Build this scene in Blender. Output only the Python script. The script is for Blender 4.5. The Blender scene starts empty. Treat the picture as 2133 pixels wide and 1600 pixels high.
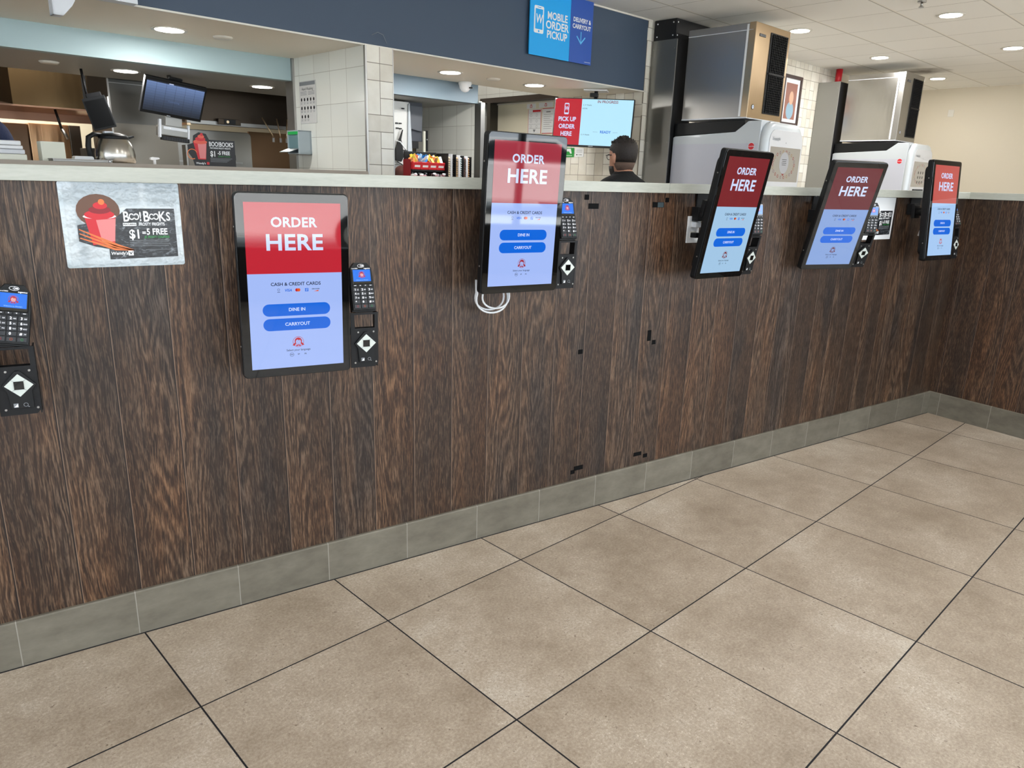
import bpy, bmesh, math, random
from mathutils import Matrix, Vector
random.seed(7)
PI = math.pi
sc = bpy.context.scene
COL = sc.collection

# ------------------------------------------------------------------ camera, world, exposure
FPX, YAW, PITCH, ROLL = 1517.51, 0.5929, -0.2753, 0.0300
CAM = Vector((0.5085, -2.2851, 1.4124))
f = Vector((math.sin(YAW)*math.cos(PITCH), math.cos(YAW)*math.cos(PITCH), math.sin(PITCH)))
r = Vector((math.cos(YAW), -math.sin(YAW), 0)); u = r.cross(f)
r2 = r*math.cos(ROLL) + u*math.sin(ROLL); u2 = u*math.cos(ROLL) - r*math.sin(ROLL)
cd = bpy.data.cameras.new('camera'); cam = bpy.data.objects.new('camera', cd); COL.objects.link(cam)
cd.sensor_width = 36; cd.lens = FPX/2133*36; cd.clip_start = 0.05; cd.clip_end = 200
cam.matrix_world = Matrix(((r2.x, u2.x, -f.x, CAM.x), (r2.y, u2.y, -f.y, CAM.y), (r2.z, u2.z, -f.z, CAM.z), (0, 0, 0, 1)))
sc.camera = cam
sc.view_settings.view_transform = 'Standard'; sc.view_settings.look = 'None'
sc.view_settings.gamma = 1.0; sc.view_settings.use_curve_mapping = False
sc.view_settings.exposure = 0.06
w = bpy.data.worlds.new('sky'); sc.world = w; w.use_nodes = True
w.node_tree.nodes['Background'].inputs[0].default_value = (0.80, 0.90, 1.0, 1)
w.node_tree.nodes['Background'].inputs[1].default_value = 5.2
G = 0.1766                                   # the building is turned this much against the wood partition
CG, SG = math.cos(G), math.sin(G)
def Bp(a, b, z=0.0): return Vector((a*CG - b*SG, a*SG + b*CG, z))
MB_ = Matrix.Rotation(G, 4, 'Z')
def area(name, loc, rot, sx, sy, power, color=(1, .95, .88), portal=False, shape='RECTANGLE'):
    l = bpy.data.lights.new(name, 'AREA'); l.shape = shape; l.size = sx; l.size_y = sy; l.energy = power; l.color = color
    if portal: l.cycles.is_portal = True
    o = bpy.data.objects.new(name, l); COL.objects.link(o)
    o.matrix_world = MB_ @ Matrix.Translation(loc) @ rot
    return o
RX = lambda d: Matrix.Rotation(math.radians(d), 4, 'X')
RY = lambda d: Matrix.Rotation(math.radians(d), 4, 'Y')
RZ = lambda d: Matrix.Rotation(math.radians(d), 4, 'Z')
sun = bpy.data.lights.new('sun', 'SUN'); sun.energy = 22; sun.angle = .02; sun.color = (1, .96, .9)
so = bpy.data.objects.new('sun', sun); COL.objects.link(so)        # high sun from behind the building: lights the car park only
so.rotation_euler = (math.radians(-28), 0, G + math.radians(8))
# daylight portals in the storefront windows (v = -5.6) and the side windows
area('window_daylight', (3.0, -5.55, 1.5), RX(90), 14.0, 2.0, 1, portal=True)
area('window_daylight', (-3.95, -2.2, 1.6), RY(-90), 1.9, 6.0, 1, portal=True)

# ------------------------------------------------------------------ materials
def lin(c):
    return tuple(((x/255)/12.92 if x/255 <= .04045 else ((x/255+.055)/1.055)**2.4) for x in c)
MATS = {}
def P(name, col, rough=.5, metal=0, emit=None, es=1.0, spec=.5, coat=0, trans=0, alpha=1, bump=0, bscale=40, bstretch=(1, 1, 1)):
    if name in MATS: return MATS[name]
    m = bpy.data.materials.new(name); m.use_nodes = True; nt = m.node_tree; b = nt.nodes['Principled BSDF']
    b.inputs['Base Color'].default_value = (*lin(col), 1); b.inputs['Roughness'].default_value = rough
    b.inputs['Metallic'].default_value = metal; b.inputs['Specular IOR Level'].default_value = spec
    b.inputs['Coat Weight'].default_value = coat; b.inputs['Coat Roughness'].default_value = .04
    b.inputs['Transmission Weight'].default_value = trans; b.inputs['Alpha'].default_value = alpha
    if emit: b.inputs['Emission Color'].default_value = (*lin(emit), 1); b.inputs['Emission Strength'].default_value = es
    if bump:
        tc = nt.nodes.new('ShaderNodeTexCoord'); mp = nt.nodes.new('ShaderNodeMapping'); n = nt.nodes.new('ShaderNodeTexNoise'); bp = nt.nodes.new('ShaderNodeBump')
        mp.inputs['Scale'].default_value = bstretch; n.inputs['Scale'].default_value = bscale; n.inputs['Detail'].default_value = 3
        bp.inputs['Strength'].default_value = bump; bp.inputs['Distance'].default_value = .01
        nt.links.new(tc.outputs['Object'], mp.inputs[0]); nt.links.new(mp.outputs[0], n.inputs['Vector'])
        nt.links.new(n.outputs['Fac'], bp.inputs['Height']); nt.links.new(bp.outputs[0], b.inputs['Normal'])
    MATS[name] = m; return m

class E_:
    """tiny expression wrapper over Math nodes"""
    def __init__(s, nt, sock): s.nt = nt; s.s = sock
    def op(s, o, b=None, c=None):
        n = s.nt.nodes.new('ShaderNodeMath'); n.operation = o; s.nt.links.new(s.s, n.inputs[0])
        for i, v in ((1, b), (2, c)):
            if v is None: continue
            if isinstance(v, E_): s.nt.links.new(v.s, n.inputs[i])
            else: n.inputs[i].default_value = v
        return E_(s.nt, n.outputs[0])
    def __add__(s, o): return s.op('ADD', o)
    def __sub__(s, o): return s.op('SUBTRACT', o)
    def __mul__(s, o): return s.op('MULTIPLY', o)
    def __truediv__(s, o): return s.op('DIVIDE', o)
    def __lt__(s, o): return s.op('LESS_THAN', o)
    def __gt__(s, o): return s.op('GREATER_THAN', o)
    def frac(s): return s.op('FRACT')
    def floor(s): return s.op('FLOOR')
    def sin(s): return s.op('SINE')
    def max(s, o): return s.op('MAXIMUM', o)
    def min(s, o): return s.op('MINIMUM', o)
    def abs(s): return s.op('ABSOLUTE')
def line(x, p, wd):                           # 1 within wd/2 of every multiple of p
    fr = (x/p).frac(); return ((fr.min(fr*-1.0+1.0))*p) < wd/2
class NM:
    def __init__(s, name):
        s.m = bpy.data.materials.new(name); s.m.use_nodes = True; s.nt = s.m.node_tree; s.b = s.nt.nodes['Principled BSDF']; MATS[name] = s.m
        tc = s.nt.nodes.new('ShaderNodeTexCoord'); sp = s.nt.nodes.new('ShaderNodeSeparateXYZ'); s.nt.links.new(tc.outputs['Object'], sp.inputs[0])
        s.x, s.y, s.z = (E_(s.nt, sp.outputs[i]) for i in range(3)); s.pos = tc.outputs['Object']
    def vec(s, x, y, z):
        n = s.nt.nodes.new('ShaderNodeCombineXYZ')
        for i, v in enumerate((x, y, z)):
            if isinstance(v, E_): s.nt.links.new(v.s, n.inputs[i])
            else: n.inputs[i].default_value = v
        return n.outputs[0]
    def noise(s, v, scale, detail=2, rough=.5, dist=0):
        n = s.nt.nodes.new('ShaderNodeTexNoise'); s.nt.links.new(v, n.inputs['Vector']); n.inputs['Scale'].default_value = scale
        n.inputs['Detail'].default_value = detail; n.inputs['Roughness'].default_value = rough; n.inputs['Distortion'].default_value = dist
        return E_(s.nt, n.outputs['Fac'])
    def white(s, v):
        n = s.nt.nodes.new('ShaderNodeTexWhiteNoise'); n.noise_dimensions = '3D'; s.nt.links.new(v, n.inputs['Vector']); return E_(s.nt, n.outputs['Value'])
    def ramp(s, fac, stops):
        n = s.nt.nodes.new('ShaderNodeValToRGB'); s.nt.links.new(fac.s, n.inputs[0]); cr = n.color_ramp
        while len(cr.elements) < len(stops): cr.elements.new(.5)
        for e, (p, c) in zip(cr.elements, stops): e.position = p; e.color = (*lin(c), 1)
        return n.outputs[0]
    def mix(s, fac, a, b, mode='MIX'):
        n = s.nt.nodes.new('ShaderNodeMix'); n.data_type = 'RGBA'; n.blend_type = mode
        if isinstance(fac, E_): s.nt.links.new(fac.s, n.inputs[0])
        else: n.inputs[0].default_value = fac
        for i, v in ((6, a), (7, b)):
            if isinstance(v, tuple): n.inputs[i].default_value = (*lin(v), 1)
            else: s.nt.links.new(v, n.inputs[i])
        return n.outputs[2]
    def out(s, col, rough=.5, bump=None, bs=.2, bd=.003, metal=0, spec=.5):
        s.nt.links.new(col, s.b.inputs['Base Color']); s.b.inputs['Metallic'].default_value = metal; s.b.inputs['Specular IOR Level'].default_value = spec
        if isinstance(rough, E_): s.nt.links.new(rough.s, s.b.inputs['Roughness'])
        else: s.b.inputs['Roughness'].default_value = rough
        if bump is not None:
            n = s.nt.nodes.new('ShaderNodeBump'); n.inputs['Strength'].default_value = bs; n.inputs['Distance'].default_value = bd
            s.nt.links.new(bump.s, n.inputs['Height']); s.nt.links.new(n.outputs[0], s.b.inputs['Normal'])
        return s.m

def wood(name, off, seed, dark):
    n = NM(name); pw = .1569
    px = (n.x - off)/pw; idx = px.floor(); rnd = n.white(n.vec(idx, seed, 3.0)); rnd2 = n.white(n.vec(idx, seed+5, 9.0))
    seam = px.frac(); sd = seam.min(seam*-1.0+1.0)
    z_ = n.z + rnd*3.0
    warp = (n.noise(n.vec(n.x, z_, rnd*7), 5, 2, .5) - .5)*.02
    v1 = n.vec(n.x + warp + rnd*31, rnd2*17, z_*.085)
    broad = n.noise(v1, 9, 1, .4)
    rings = ((broad*150.0).sin()*.5 + .5)
    v2 = n.vec(n.x + warp + rnd*9, rnd2*3, z_*.02)
    fine = n.noise(v2, 330, 3, .75)
    v3 = n.vec(n.x + warp + rnd*5, rnd*3, z_*.09)
    pores = n.noise(v3, 300, 2, .6)
    v4 = n.vec(n.x + rnd*7, rnd2*5, z_*.06)
    streak = n.noise(v4, 14, 3, .6)
    blot = n.noise(n.vec(n.x + rnd*4, rnd2, z_*.33), 4.0, 3, .6)
    gate = ((n.noise(v4, 6, 2, .5) - .40)*6.0).max(0.0).min(1.0)
    light = ((pores - .50)*8.0).max(0.0).min(1.0)*.45 + rings*rings*gate*.65*((pores - .40)*6.0).max(0.0).min(1.0)
    fac = rings*gate*.16 + (fine - .5)*1.0 + .42
    base = n.ramp(fac, [(.24, (36, 27, 23)), (.42, (68, 52, 42)), (.56, (92, 72, 58)), (.74, (126, 101, 83))])
    base = n.mix((light*.8).min(.8), base, (166, 144, 124))
    tint = n.ramp(blot*.6 + rnd*.1 + streak*.3, [(.38, (160, 162, 170)), (.48, (208, 196, 184)), (.60, (232, 202, 172))])
    col = n.mix(.9, base, tint, 'MULTIPLY')
    col = n.mix(1.0, col, dark, 'MULTIPLY')
    col = n.mix((sd < .011), col, (34, 26, 22))
    col = n.mix((seam > .011)*(seam < .022)*.8, col, (146, 120, 100))  # lit chamfer painted as a lighter line along each seam
    hgt = fac*.5 + light*.3 + ((sd*18.0).min(1.0))*.8
    return n.out(col, fac*-.12+.50, hgt, .4, .003, spec=.45)
M_wood = wood('wood_planks', .999, 1.0, (224, 222, 220))
M_wood2 = wood('wood_planks_return', .0446, 7.0, (220, 212, 202))

n = NM('floor_tile')
S = .6096
cx, cy = (n.x/S).floor(), (n.y/S).floor()
rn = n.white(n.vec(cx, cy, 1.0)); rn2 = n.white(n.vec(cx, cy, 5.0))
v = n.vec(n.x + rn*20, n.y + rn2*20, 0.0)
a = n.noise(v, 2.6, 4, .6); b = n.noise(v, 15, 5, .75); c_ = n.noise(v, 120, 3, .6)
spk = n.noise(v, 95, 3, .7, .4)
tone = a*.34 + b*.22 + c_*.24 + n.noise(v, 330, 3, .65)*.20 + (rn - .5)*.04
col = n.ramp(tone, [(.38, (142, 126, 108)), (.47, (164, 148, 130)), (.54, (180, 165, 147)), (.62, (202, 191, 176))])
dm = ((spk - .60)*14).max(0.0).min(1.0) * ((b - .47)*9).max(0.0).min(1.0)
col = n.mix(dm*.9, col, (104, 86, 70))
lm = ((spk*-1.0 + .39)*12).max(0.0).min(1.0) * ((a - .5)*9).max(0.0).min(1.0)
col = n.mix(lm*.8, col, (226, 217, 202))
g = line(n.x, S, .0048).max(line(n.y, S, .0048))
col = n.mix(g, col, (16, 15, 20))
M_floor = n.out(col, g*.4 + b*.16+.30, g*-1.0 + c_*.1, .35, .002, spec=.42)

n = NM('baseboard_tile')
g = line(n.x, .3079, .0026); rn = n.white(n.vec((n.x/.3079).floor(), 2.0, 0.0))
a = n.noise(n.vec(n.x + rn*9, n.y, n.z*2.2), 7, 4, .65)
col = n.ramp(a*.8 + rn*.2, [(.3, (94, 88, 76)), (.5, (110, 104, 91)), (.7, (124, 118, 104))])
M_base = n.out(n.mix(g, col, (150, 145, 134)), .5, g*-1.0, .3, .002)

def sqtile(name, ax, p, ox, oz, c1, c2, grout):
    n = NM(name); h = (n.x if ax == 'x' else n.y) - ox; z = n.z - oz
    g = line(h, p, .0028).max(line(z, p, .0028)); rn = n.white(n.vec((h/p).floor(), (z/p).floor(), 0.0))
    return n.out(n.mix(g, n.mix(rn, c1, c2), grout), g*.5 + .22, g*-1.0, .4, .002)
M_tside = sqtile('white_square_tile', 'y', .203, 1.786, 1.439, (226, 228, 221), (219, 221, 214), (160, 157, 148))
def mixtile(name, ax, ox, oz):                # rows of long tiles between rows of upright ones
    n = NM(name); h = (n.x if ax == 'x' else n.y) - ox; zz = (n.z - oz)/.3; zf = zz.frac()*.3; zi = zz.floor()
    A = zf < .1
    gh = line(n.z - oz, .3, .004).max(((zf - .1).abs()) < .002)
    ha = h + zi*.1
    ga = line(ha, .2, .004)*A
    B = A*-1.0 + 1.0
    col_i = (h/.1).floor(); odd = ((col_i/2.0).frac()) > .25
    gb = line(h, .1, .004)*B
    gc = (((zf - .2).abs()) < .002)*odd*B
    g = gh.max(ga).max(gb).max(gc)
    rn = n.white(n.vec(col_i, zi + A*.5, ((zf/.1).floor())*odd))
    m = n.noise(n.vec(n.x, n.y, n.z), 9, 3, .6)
    col = n.ramp(rn*.5 + m*.5, [(.2, (208, 201, 186)), (.5, (224, 219, 206)), (.8, (236, 233, 223))])
    return n.out(n.mix(g, col, (128, 120, 106)), g*.5 + .24, g*-1.0 + m*.15, .4, .003)
M_mixx = mixtile('handmade_tile', 'x', 2.755, 1.67)
M_mixy = mixtile('handmade_tile_side', 'y', 1.78, 1.66)

n = NM('ceiling_tile')
gu, gv = n.x - 6.4828, n.y - .1270
g1 = line(gv, .6096, .014); g2 = line(gu, .6096, .005); g3 = line(gv - .012, .6096, .010)  # g3 paints a soft shadow line beside each T-bar
rn = n.white(n.vec((gu/.6096).floor(), (gv/.6096).floor(), 0.0))
a = n.noise(n.pos, 150, 2, .6)
col = n.mix(rn*.5, (240, 239, 234), (230, 229, 224))
col = n.mix(g2, col, (140, 136, 128)); col = n.mix(g3, col, (186, 183, 176)); col = n.mix(g1, col, (238, 235, 226))
sx, sy = (n.x - 9.76)/.30, (n.y - 1.0)/.34       # old water stain
d = sx*sx + sy*sy + (n.noise(n.pos, 6, 2)-.5)*1.2
col = n.mix((d*-1.0 + 1.0).max(0.0).min(1.0)*.85, col, (70, 60, 52))
M_ceil = n.out(col, .8, a*.2 + g1*.6 - g2*.8, .5, .004, spec=.2)

n = NM('cap_stone')
a = n.noise(n.vec(n.x, n.y*8, n.z*14), 3.0, 4, .6); b = n.noise(n.vec(n.x, n.y, n.z*6), 30, 3, .6)
M_cap = n.out(n.ramp(a*.6 + b*.4, [(.3, (164, 166, 157)), (.5, (175, 177, 167)), (.7, (184, 186, 177))]), .36, b, .05, .002)

M_steel = P('brushed_steel', (172, 170, 166), .36, 1, bump=.06, bscale=90, bstretch=(1, 1, .05))
M_steeld = P('dull_steel', (150, 149, 145), .38, 1, bump=.06, bscale=60, bstretch=(.08, .08, 1))
M_steelw = P('wavy_steel', (190, 188, 184), .2, 1, bump=.35, bscale=2.2, bstretch=(1, 2.6, .7))
M_bronze = P('champagne_steel', (196, 172, 140), .3, 1, bump=.05, bscale=60, bstretch=(1, 1, .08))
M_kst = P('kitchen_steel', (120, 108, 96), .26, 1, bump=.3, bscale=1.6, bstretch=(2.2, 1, .5))
M_kdark = P('smoked_steel', (64, 56, 48), .35, 1, bump=.1, bscale=2)
M_white = P('white_plastic', (232, 234, 236), .3, coat=.3)
M_lgray = P('light_grey_plastic', (214, 218, 224), .35)
M_blk = P('black_plastic', (14, 15, 17), .45, spec=.35)
M_blk2 = P('matte_black_metal', (16, 16, 18), .55, spec=.35, bump=.05, bscale=300)
M_glass = P('black_glass', (5, 6, 7), .02, coat=.4)
M_key = P('key_grey', (40, 42, 46), .5)
M_pw = P('print_white', (236, 238, 240), .5)
M_pk = P('print_black', (20, 20, 22), .45)
M_tape = P('black_tape', (10, 10, 11), .8, spec=.15)
M_pr = P('print_red', (206, 32, 44), .45)
M_pdr = P('print_dark_red', (140, 24, 34), .45)
M_pbl = P('print_blue', (36, 130, 206), .45)
M_porange = P('print_orange', (222, 118, 60), .45)
M_pgreen = P('print_green', (44, 150, 66), .45)
M_py = P('print_yellow', (222, 196, 60), .45)
M_pgrey = P('print_grey', (128, 132, 136), .5)
M_skin = P('skin', (196, 142, 116), .5)
M_hair = P('dark_hair', (38, 30, 26), .6, bump=.5, bscale=220, bstretch=(1, 1, .3))
M_fade = P('short_cropped_hair', (104, 82, 70), .7, bump=.5, bscale=420)
M_shirt = P('black_cloth', (16, 16, 18), .85, bump=.3, bscale=60)
M_navy = P('navy_cloth', (26, 36, 66), .85, bump=.3, bscale=60)
M_rhair = P('red_brown_hair', (84, 38, 30), .6, bump=.5, bscale=200)
M_blue = P('soffit_blue', (66, 80, 98), .5, spec=.35)
M_blue2 = P('pale_blue_beam', (164, 186, 190), .55)
M_blue3 = P('grey_blue_beam', (128, 146, 158), .55)
M_beige = P('soffit_beige', (232, 226, 212), .5, bump=.1, bscale=4)
M_cream = P('cream_paint', (214, 204, 184), .7)
M_kceil = P('grey_ceiling', (156, 158, 156), .4)
M_light = P('lamp_lens', (255, 250, 240), .4, emit=(255, 250, 240), es=14)
M_trimw = P('lamp_trim', (216, 212, 202), .35)

# screens give off light
def S_(name, c, s=1.0): return P(name, (6, 6, 8), .03, emit=c, es=s, coat=.3)
K_red = S_('screen_red', (204, 40, 56), .85); K_lt = S_('screen_pale_blue', (166, 190, 250), .95); K_wt = S_('screen_white', (206, 220, 255), 1.0)
K_bl = S_('screen_blue', (10, 104, 224), .95); K_dk = S_('screen_dark', (24, 30, 56), .8); K_or = S_('screen_orange', (232, 96, 40), .9)
K_lg = S_('screen_light_blue', (178, 226, 246), 1.05); K_sky = S_('terminal_blue', (20, 118, 240), 1.0); K_pk = S_('terminal_pink', (236, 180, 190), .9)
K_gr = S_('screen_grey', (110, 140, 190), .55); K_grd = S_('screen_grey_dark', (36, 42, 56), .5); K_dred = S_('screen_dim_red', (150, 40, 44), .8)
K_key = P('lit_key_print', (230, 230, 235), .5, emit=(230, 232, 240), es=.55)
K_green = S_('screen_green', (40, 170, 90), .9); K_beige = S_('screen_beige', (176, 170, 158), .75)

# ------------------------------------------------------------------ mesh builder
class MB:
    def __init__(s): s.bm = bmesh.new(); s.mats = []; s.M = Matrix.Identity(4)
    def mi(s, m):
        if m not in s.mats: s.mats.append(m)
        return s.mats.index(m)
    def v(s, p): return s.bm.verts.new(s.M @ Vector(p))
    def face(s, ps, m, smooth=False):
        f_ = s.bm.faces.new([s.v(p) for p in ps]); f_.material_index = s.mi(m); f_.smooth = smooth; return f_
    def box(s, a, b, m, bev=0):
        (x0, y0, z0), (x1, y1, z1) = a, b
        x0, x1 = sorted((x0, x1)); y0, y1 = sorted((y0, y1)); z0, z1 = sorted((z0, z1))
        vs = [s.v(p) for p in ((x0,y0,z0),(x1,y0,z0),(x1,y1,z0),(x0,y1,z0),(x0,y0,z1),(x1,y0,z1),(x1,y1,z1),(x0,y1,z1))]
        fs = []
        for q in ((0,3,2,1),(4,5,6,7),(0,1,5,4),(1,2,6,5),(2,3,7,6),(3,0,4,7)):
            f_ = s.bm.faces.new([vs[i] for i in q]); f_.material_index = s.mi(m); fs.append(f_)
        if bev:
            es = {e for f_ in fs for e in f_.edges}
            bmesh.ops.bevel(s.bm, geom=list(es), offset=bev, segments=2, affect='EDGES', profile=.6, material=-1)
        return s
    def prism(s, pts, ax, a, b, m, m2=None, smooth=False, bev=0):   # polygon extruded along ax from a to b
        def q(p, t): return {'x': (t, p[0], p[1]), 'y': (p[0], t, p[1]), 'z': (p[0], p[1], t)}[ax]
        A = [s.v(q(p, a)) for p in pts]; B = [s.v(q(p, b)) for p in pts]; n_ = len(pts); fs = []
        fs.append(s.bm.faces.new(A)); fs.append(s.bm.faces.new(B[::-1]))
        for f_ in fs: f_.material_index = s.mi(m2 or m)
        for i in range(n_):
            f_ = s.bm.faces.new([A[i], B[i], B[(i+1) % n_], A[(i+1) % n_]]); f_.material_index = s.mi(m); f_.smooth = smooth; fs.append(f_)
        bmesh.ops.recalc_face_normals(s.bm, faces=fs)
        if bev:
            es = {e for f_ in fs[:2] for e in f_.edges}
            bmesh.ops.bevel(s.bm, geom=list(es), offset=bev, segments=2, affect='EDGES', profile=.6, material=-1)
        return s
    def cyl(s, p0, p1, r0, m, r1=None, seg=16, cap=True):
        p0, p1 = Vector(p0), Vector(p1); r1 = r0 if r1 is None else r1; d = (p1-p0).normalized()
        a = d.orthogonal().normalized(); b = d.cross(a)
        A = [s.v(p0 + (a*math.cos(t)+b*math.sin(t))*r0) for t in (2*PI*i/seg for i in range(seg))]
        B = [s.v(p1 + (a*math.cos(t)+b*math.sin(t))*r1) for t in (2*PI*i/seg for i in range(seg))]
        for i in range(seg):
            f_ = s.bm.faces.new([A[i], A[(i+1) % seg], B[(i+1) % seg], B[i]]); f_.material_index = s.mi(m); f_.smooth = True
        if cap:
            for c in (A[::-1], B): s.bm.faces.new(c).material_index = s.mi(m)
        return s
    def tube(s, pts, rr, m, seg=8):
        pts = [Vector(p) for p in pts]; rings = []
        prev = None
        for i, p in enumerate(pts):
            d = (pts[min(i+1, len(pts)-1)] - pts[max(i-1, 0)]).normalized()
            a = d.orthogonal().normalized() if prev is None else (prev - d*prev.dot(d)).normalized()
            prev = a; b = d.cross(a); q = rr[i] if isinstance(rr, (list, tuple)) else rr
            rings.append([s.v(p + (a*math.cos(t)+b*math.sin(t))*q) for t in (2*PI*k/seg for k in range(seg))])
        for A, B in zip(rings, rings[1:]):
            for k in range(seg):
                f_ = s.bm.faces.new([A[k], A[(k+1) % seg], B[(k+1) % seg], B[k]]); f_.material_index = s.mi(m); f_.smooth = True
        for c in (rings[0][::-1], rings[-1]): s.bm.faces.new(c).material_index = s.mi(m)
        return s
    def lathe(s, prof, c, m, seg=24, sx=1, sy=1):
        rings = []
        for (q, z) in prof:
            rings.append([s.v((c[0]+q*sx*math.cos(t), c[1]+q*sy*math.sin(t), c[2]+z)) for t in (2*PI*k/seg for k in range(seg))])
        for A, B in zip(rings, rings[1:]):
            for k in range(seg):
                f_ = s.bm.faces.new([A[k], A[(k+1) % seg], B[(k+1) % seg], B[k]]); f_.material_index = s.mi(m); f_.smooth = True
        for cc in (rings[0][::-1], rings[-1]):
            s.bm.faces.new(cc).material_index = s.mi(m)
        return s
    def rings(s, R, m, smooth=True, caps=True):
        rs = [[s.v(p) for p in ring] for ring in R]; n_ = len(rs[0])
        for A, B in zip(rs, rs[1:]):
            for k in range(n_):
                f_ = s.bm.faces.new([A[k], A[(k+1) % n_], B[(k+1) % n_], B[k]]); f_.material_index = s.mi(m); f_.smooth = smooth
        if caps:
            for c in (rs[0][::-1], rs[-1]): 
                f_ = s.bm.faces.new(c); f_.material_index = s.mi(m); f_.smooth = smooth
        return s
    # flat marks on a face looking towards -y, coordinates (x, z)
    def flat(s, pts, y, m): return s.face([(p[0], y, p[1]) for p in pts], m)
    def rect(s, x0, z0, x1, z1, y, m): return s.flat([(x0, z0), (x1, z0), (x1, z1), (x0, z1)], y, m)
    def disc(s, x, z, rx, y, m, rz=None, seg=20): 
        rz = rz or rx; return s.flat([(x+rx*math.cos(2*PI*i/seg), z+rz*math.sin(2*PI*i/seg)) for i in range(seg)], y, m)
    def ring(s, x, z, rx, t, y, m, rz=None, seg=24, a0=0, a1=2*PI):
        rz = rz or rx
        for i in range(seg):
            p, q = a0+(a1-a0)*i/seg, a0+(a1-a0)*(i+1)/seg
            s.flat([(x+(rx-t)*math.cos(p), z+(rz-t)*math.sin(p)), (x+rx*math.cos(p), z+rz*math.sin(p)), (x+rx*math.cos(q), z+rz*math.sin(q)), (x+(rx-t)*math.cos(q), z+(rz-t)*math.sin(q))], y, m)
    def text(s, t, x, z, size, y, m, bold=.0, align='CENTER', sp=1.0, sx=1.0, sh=0.0):
        c = bpy.data.curves.new('t', 'FONT'); c.body = t; c.size = size; c.align_x = align; c.align_y = 'CENTER'; c.resolution_u = 3
        c.offset = bold*size; c.space_character = sp; c.shear = sh
        o = bpy.data.objects.new('t', c); COL.objects.link(o); dg = bpy.context.evaluated_depsgraph_get()
        me = bpy.data.meshes.new_from_object(o.evaluated_get(dg)); vs = [s.v((x+q.co.x*sx, y, z+q.co.y)) for q in me.vertices]
        k = s.mi(m)
        for p in me.polygons:
            try: s.bm.faces.new([vs[i] for i in p.vertices]).material_index = k
            except ValueError: pass
        bpy.data.objects.remove(o); bpy.data.meshes.remove(me); bpy.data.curves.remove(c)
        return s
    def build(s, name, parent=None, loc=(0, 0, 0), rot=None, mods=()):
        me = bpy.data.meshes.new(name); s.bm.to_mesh(me); s.bm.free()
        for m in s.mats: me.materials.append(m)
        o = bpy.data.objects.new(name, me); COL.objects.link(o)
        if parent: o.parent = parent
        o.location = loc
        if rot is not None: o.rotation_euler = rot
        if 'sub' in mods: md = o.modifiers.new('s', 'SUBSURF'); md.levels = 1; md.render_levels = 1
        return o
def rr(x0, z0, x1, z1, rad, n_=5):
    out = []
    for cx_, cz_, a0 in ((x1-rad, z1-rad, 0), (x0+rad, z1-rad, PI/2), (x0+rad, z0+rad, PI), (x1-rad, z0+rad, 1.5*PI)):
        out += [(cx_+rad*math.cos(a0+PI/2*i/n_), cz_+rad*math.sin(a0+PI/2*i/n_)) for i in range(n_+1)]
    return out
def tag(o, label, cat, group=None):
    o['label'] = label; o['category'] = cat
    if group: o['group'] = group
    return o
def struct(mb, name, frame='B', mods=()):
    o = mb.build(name, mods=mods); o['kind'] = 'structure'
    if frame == 'B': o.rotation_euler = (0, 0, G)
    return o
def empty(name, loc, rotz=0, mat=None):
    o = bpy.data.objects.new(name, None); COL.objects.link(o); o.empty_display_size = .1
    if mat is not None: o.matrix_world = mat
    else: o.location = loc; o.rotation_euler = (0, 0, rotz)
    return o
def copy_tree(o, parent=None):
    c = o.copy(); COL.objects.link(c)
    if parent: c.parent = parent
    for ch in list(o.children): copy_tree(ch, c)
    return c

# ------------------------------------------------------------------ room shell
ZC, ZS, ZK, VS, UR = 2.734, 2.168, 2.02, 1.775, 11.53
FO = Bp(0, 0)
fl = MB(); fl.box((-5.2, -6.0, -.1), (11.6, 9.6, 0), M_floor)
o = fl.build('floor'); o['kind'] = 'structure'
gx, gy = 0.7584, -0.4431                       # one joint crossing of the floor tiles
o.location = (gx, gy, 0); o.rotation_euler = (0, 0, G)
ce = MB(); ce.box((-4.2, -5.7, ZC), (11.6, VS+.02, ZC+.08), M_ceil); struct(ce, 'ceiling')
# kitchen side soffit face, its underside and the drop beams
s_ = MB(); s_.box((-4.2, VS, ZS), (5.60, VS+.10, 3.06), M_blue); struct(s_, 'wall_soffit')
s_ = MB(); s_.box((-4.2, VS+.001, ZS-.004), (5.60, 2.69, ZS+.05), M_beige); struct(s_, 'ceiling_soffit')
s_ = MB(); s_.box((-4.2, 2.682, ZK), (2.755, 2.76, ZS+.06), M_blue2); struct(s_, 'trim_1')
s_ = MB(); s_.box((2.95, 2.72, ZK), (4.49, 2.78, ZS+.06), M_blue3); struct(s_, 'trim_2')
s_ = MB(); s_.box((-4.2, 2.755, ZK), (4.49, 3.735, ZK+.04), M_kceil); s_.box((-4.2, 3.70, ZK+.04), (4.49, 3.735, 3.0), M_kceil); struct(s_, 'ceiling_kitchen')
s_ = MB(); s_.box((-4.3, VS, 3.0), (11.7, 9.1, 3.06), M_kceil); struct(s_, 'ceiling_back')
# white edge strip along the foot of the blue soffit
s_ = MB(); s_.box((-4.2, VS-.006, ZS-.006), (5.60, VS+.004, ZS+.003), M_trimw); s_.box((-4.2, VS-.008, ZC-.012), (5.60, VS, ZC), M_trimw); struct(s_, 'trim_3')
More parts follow.
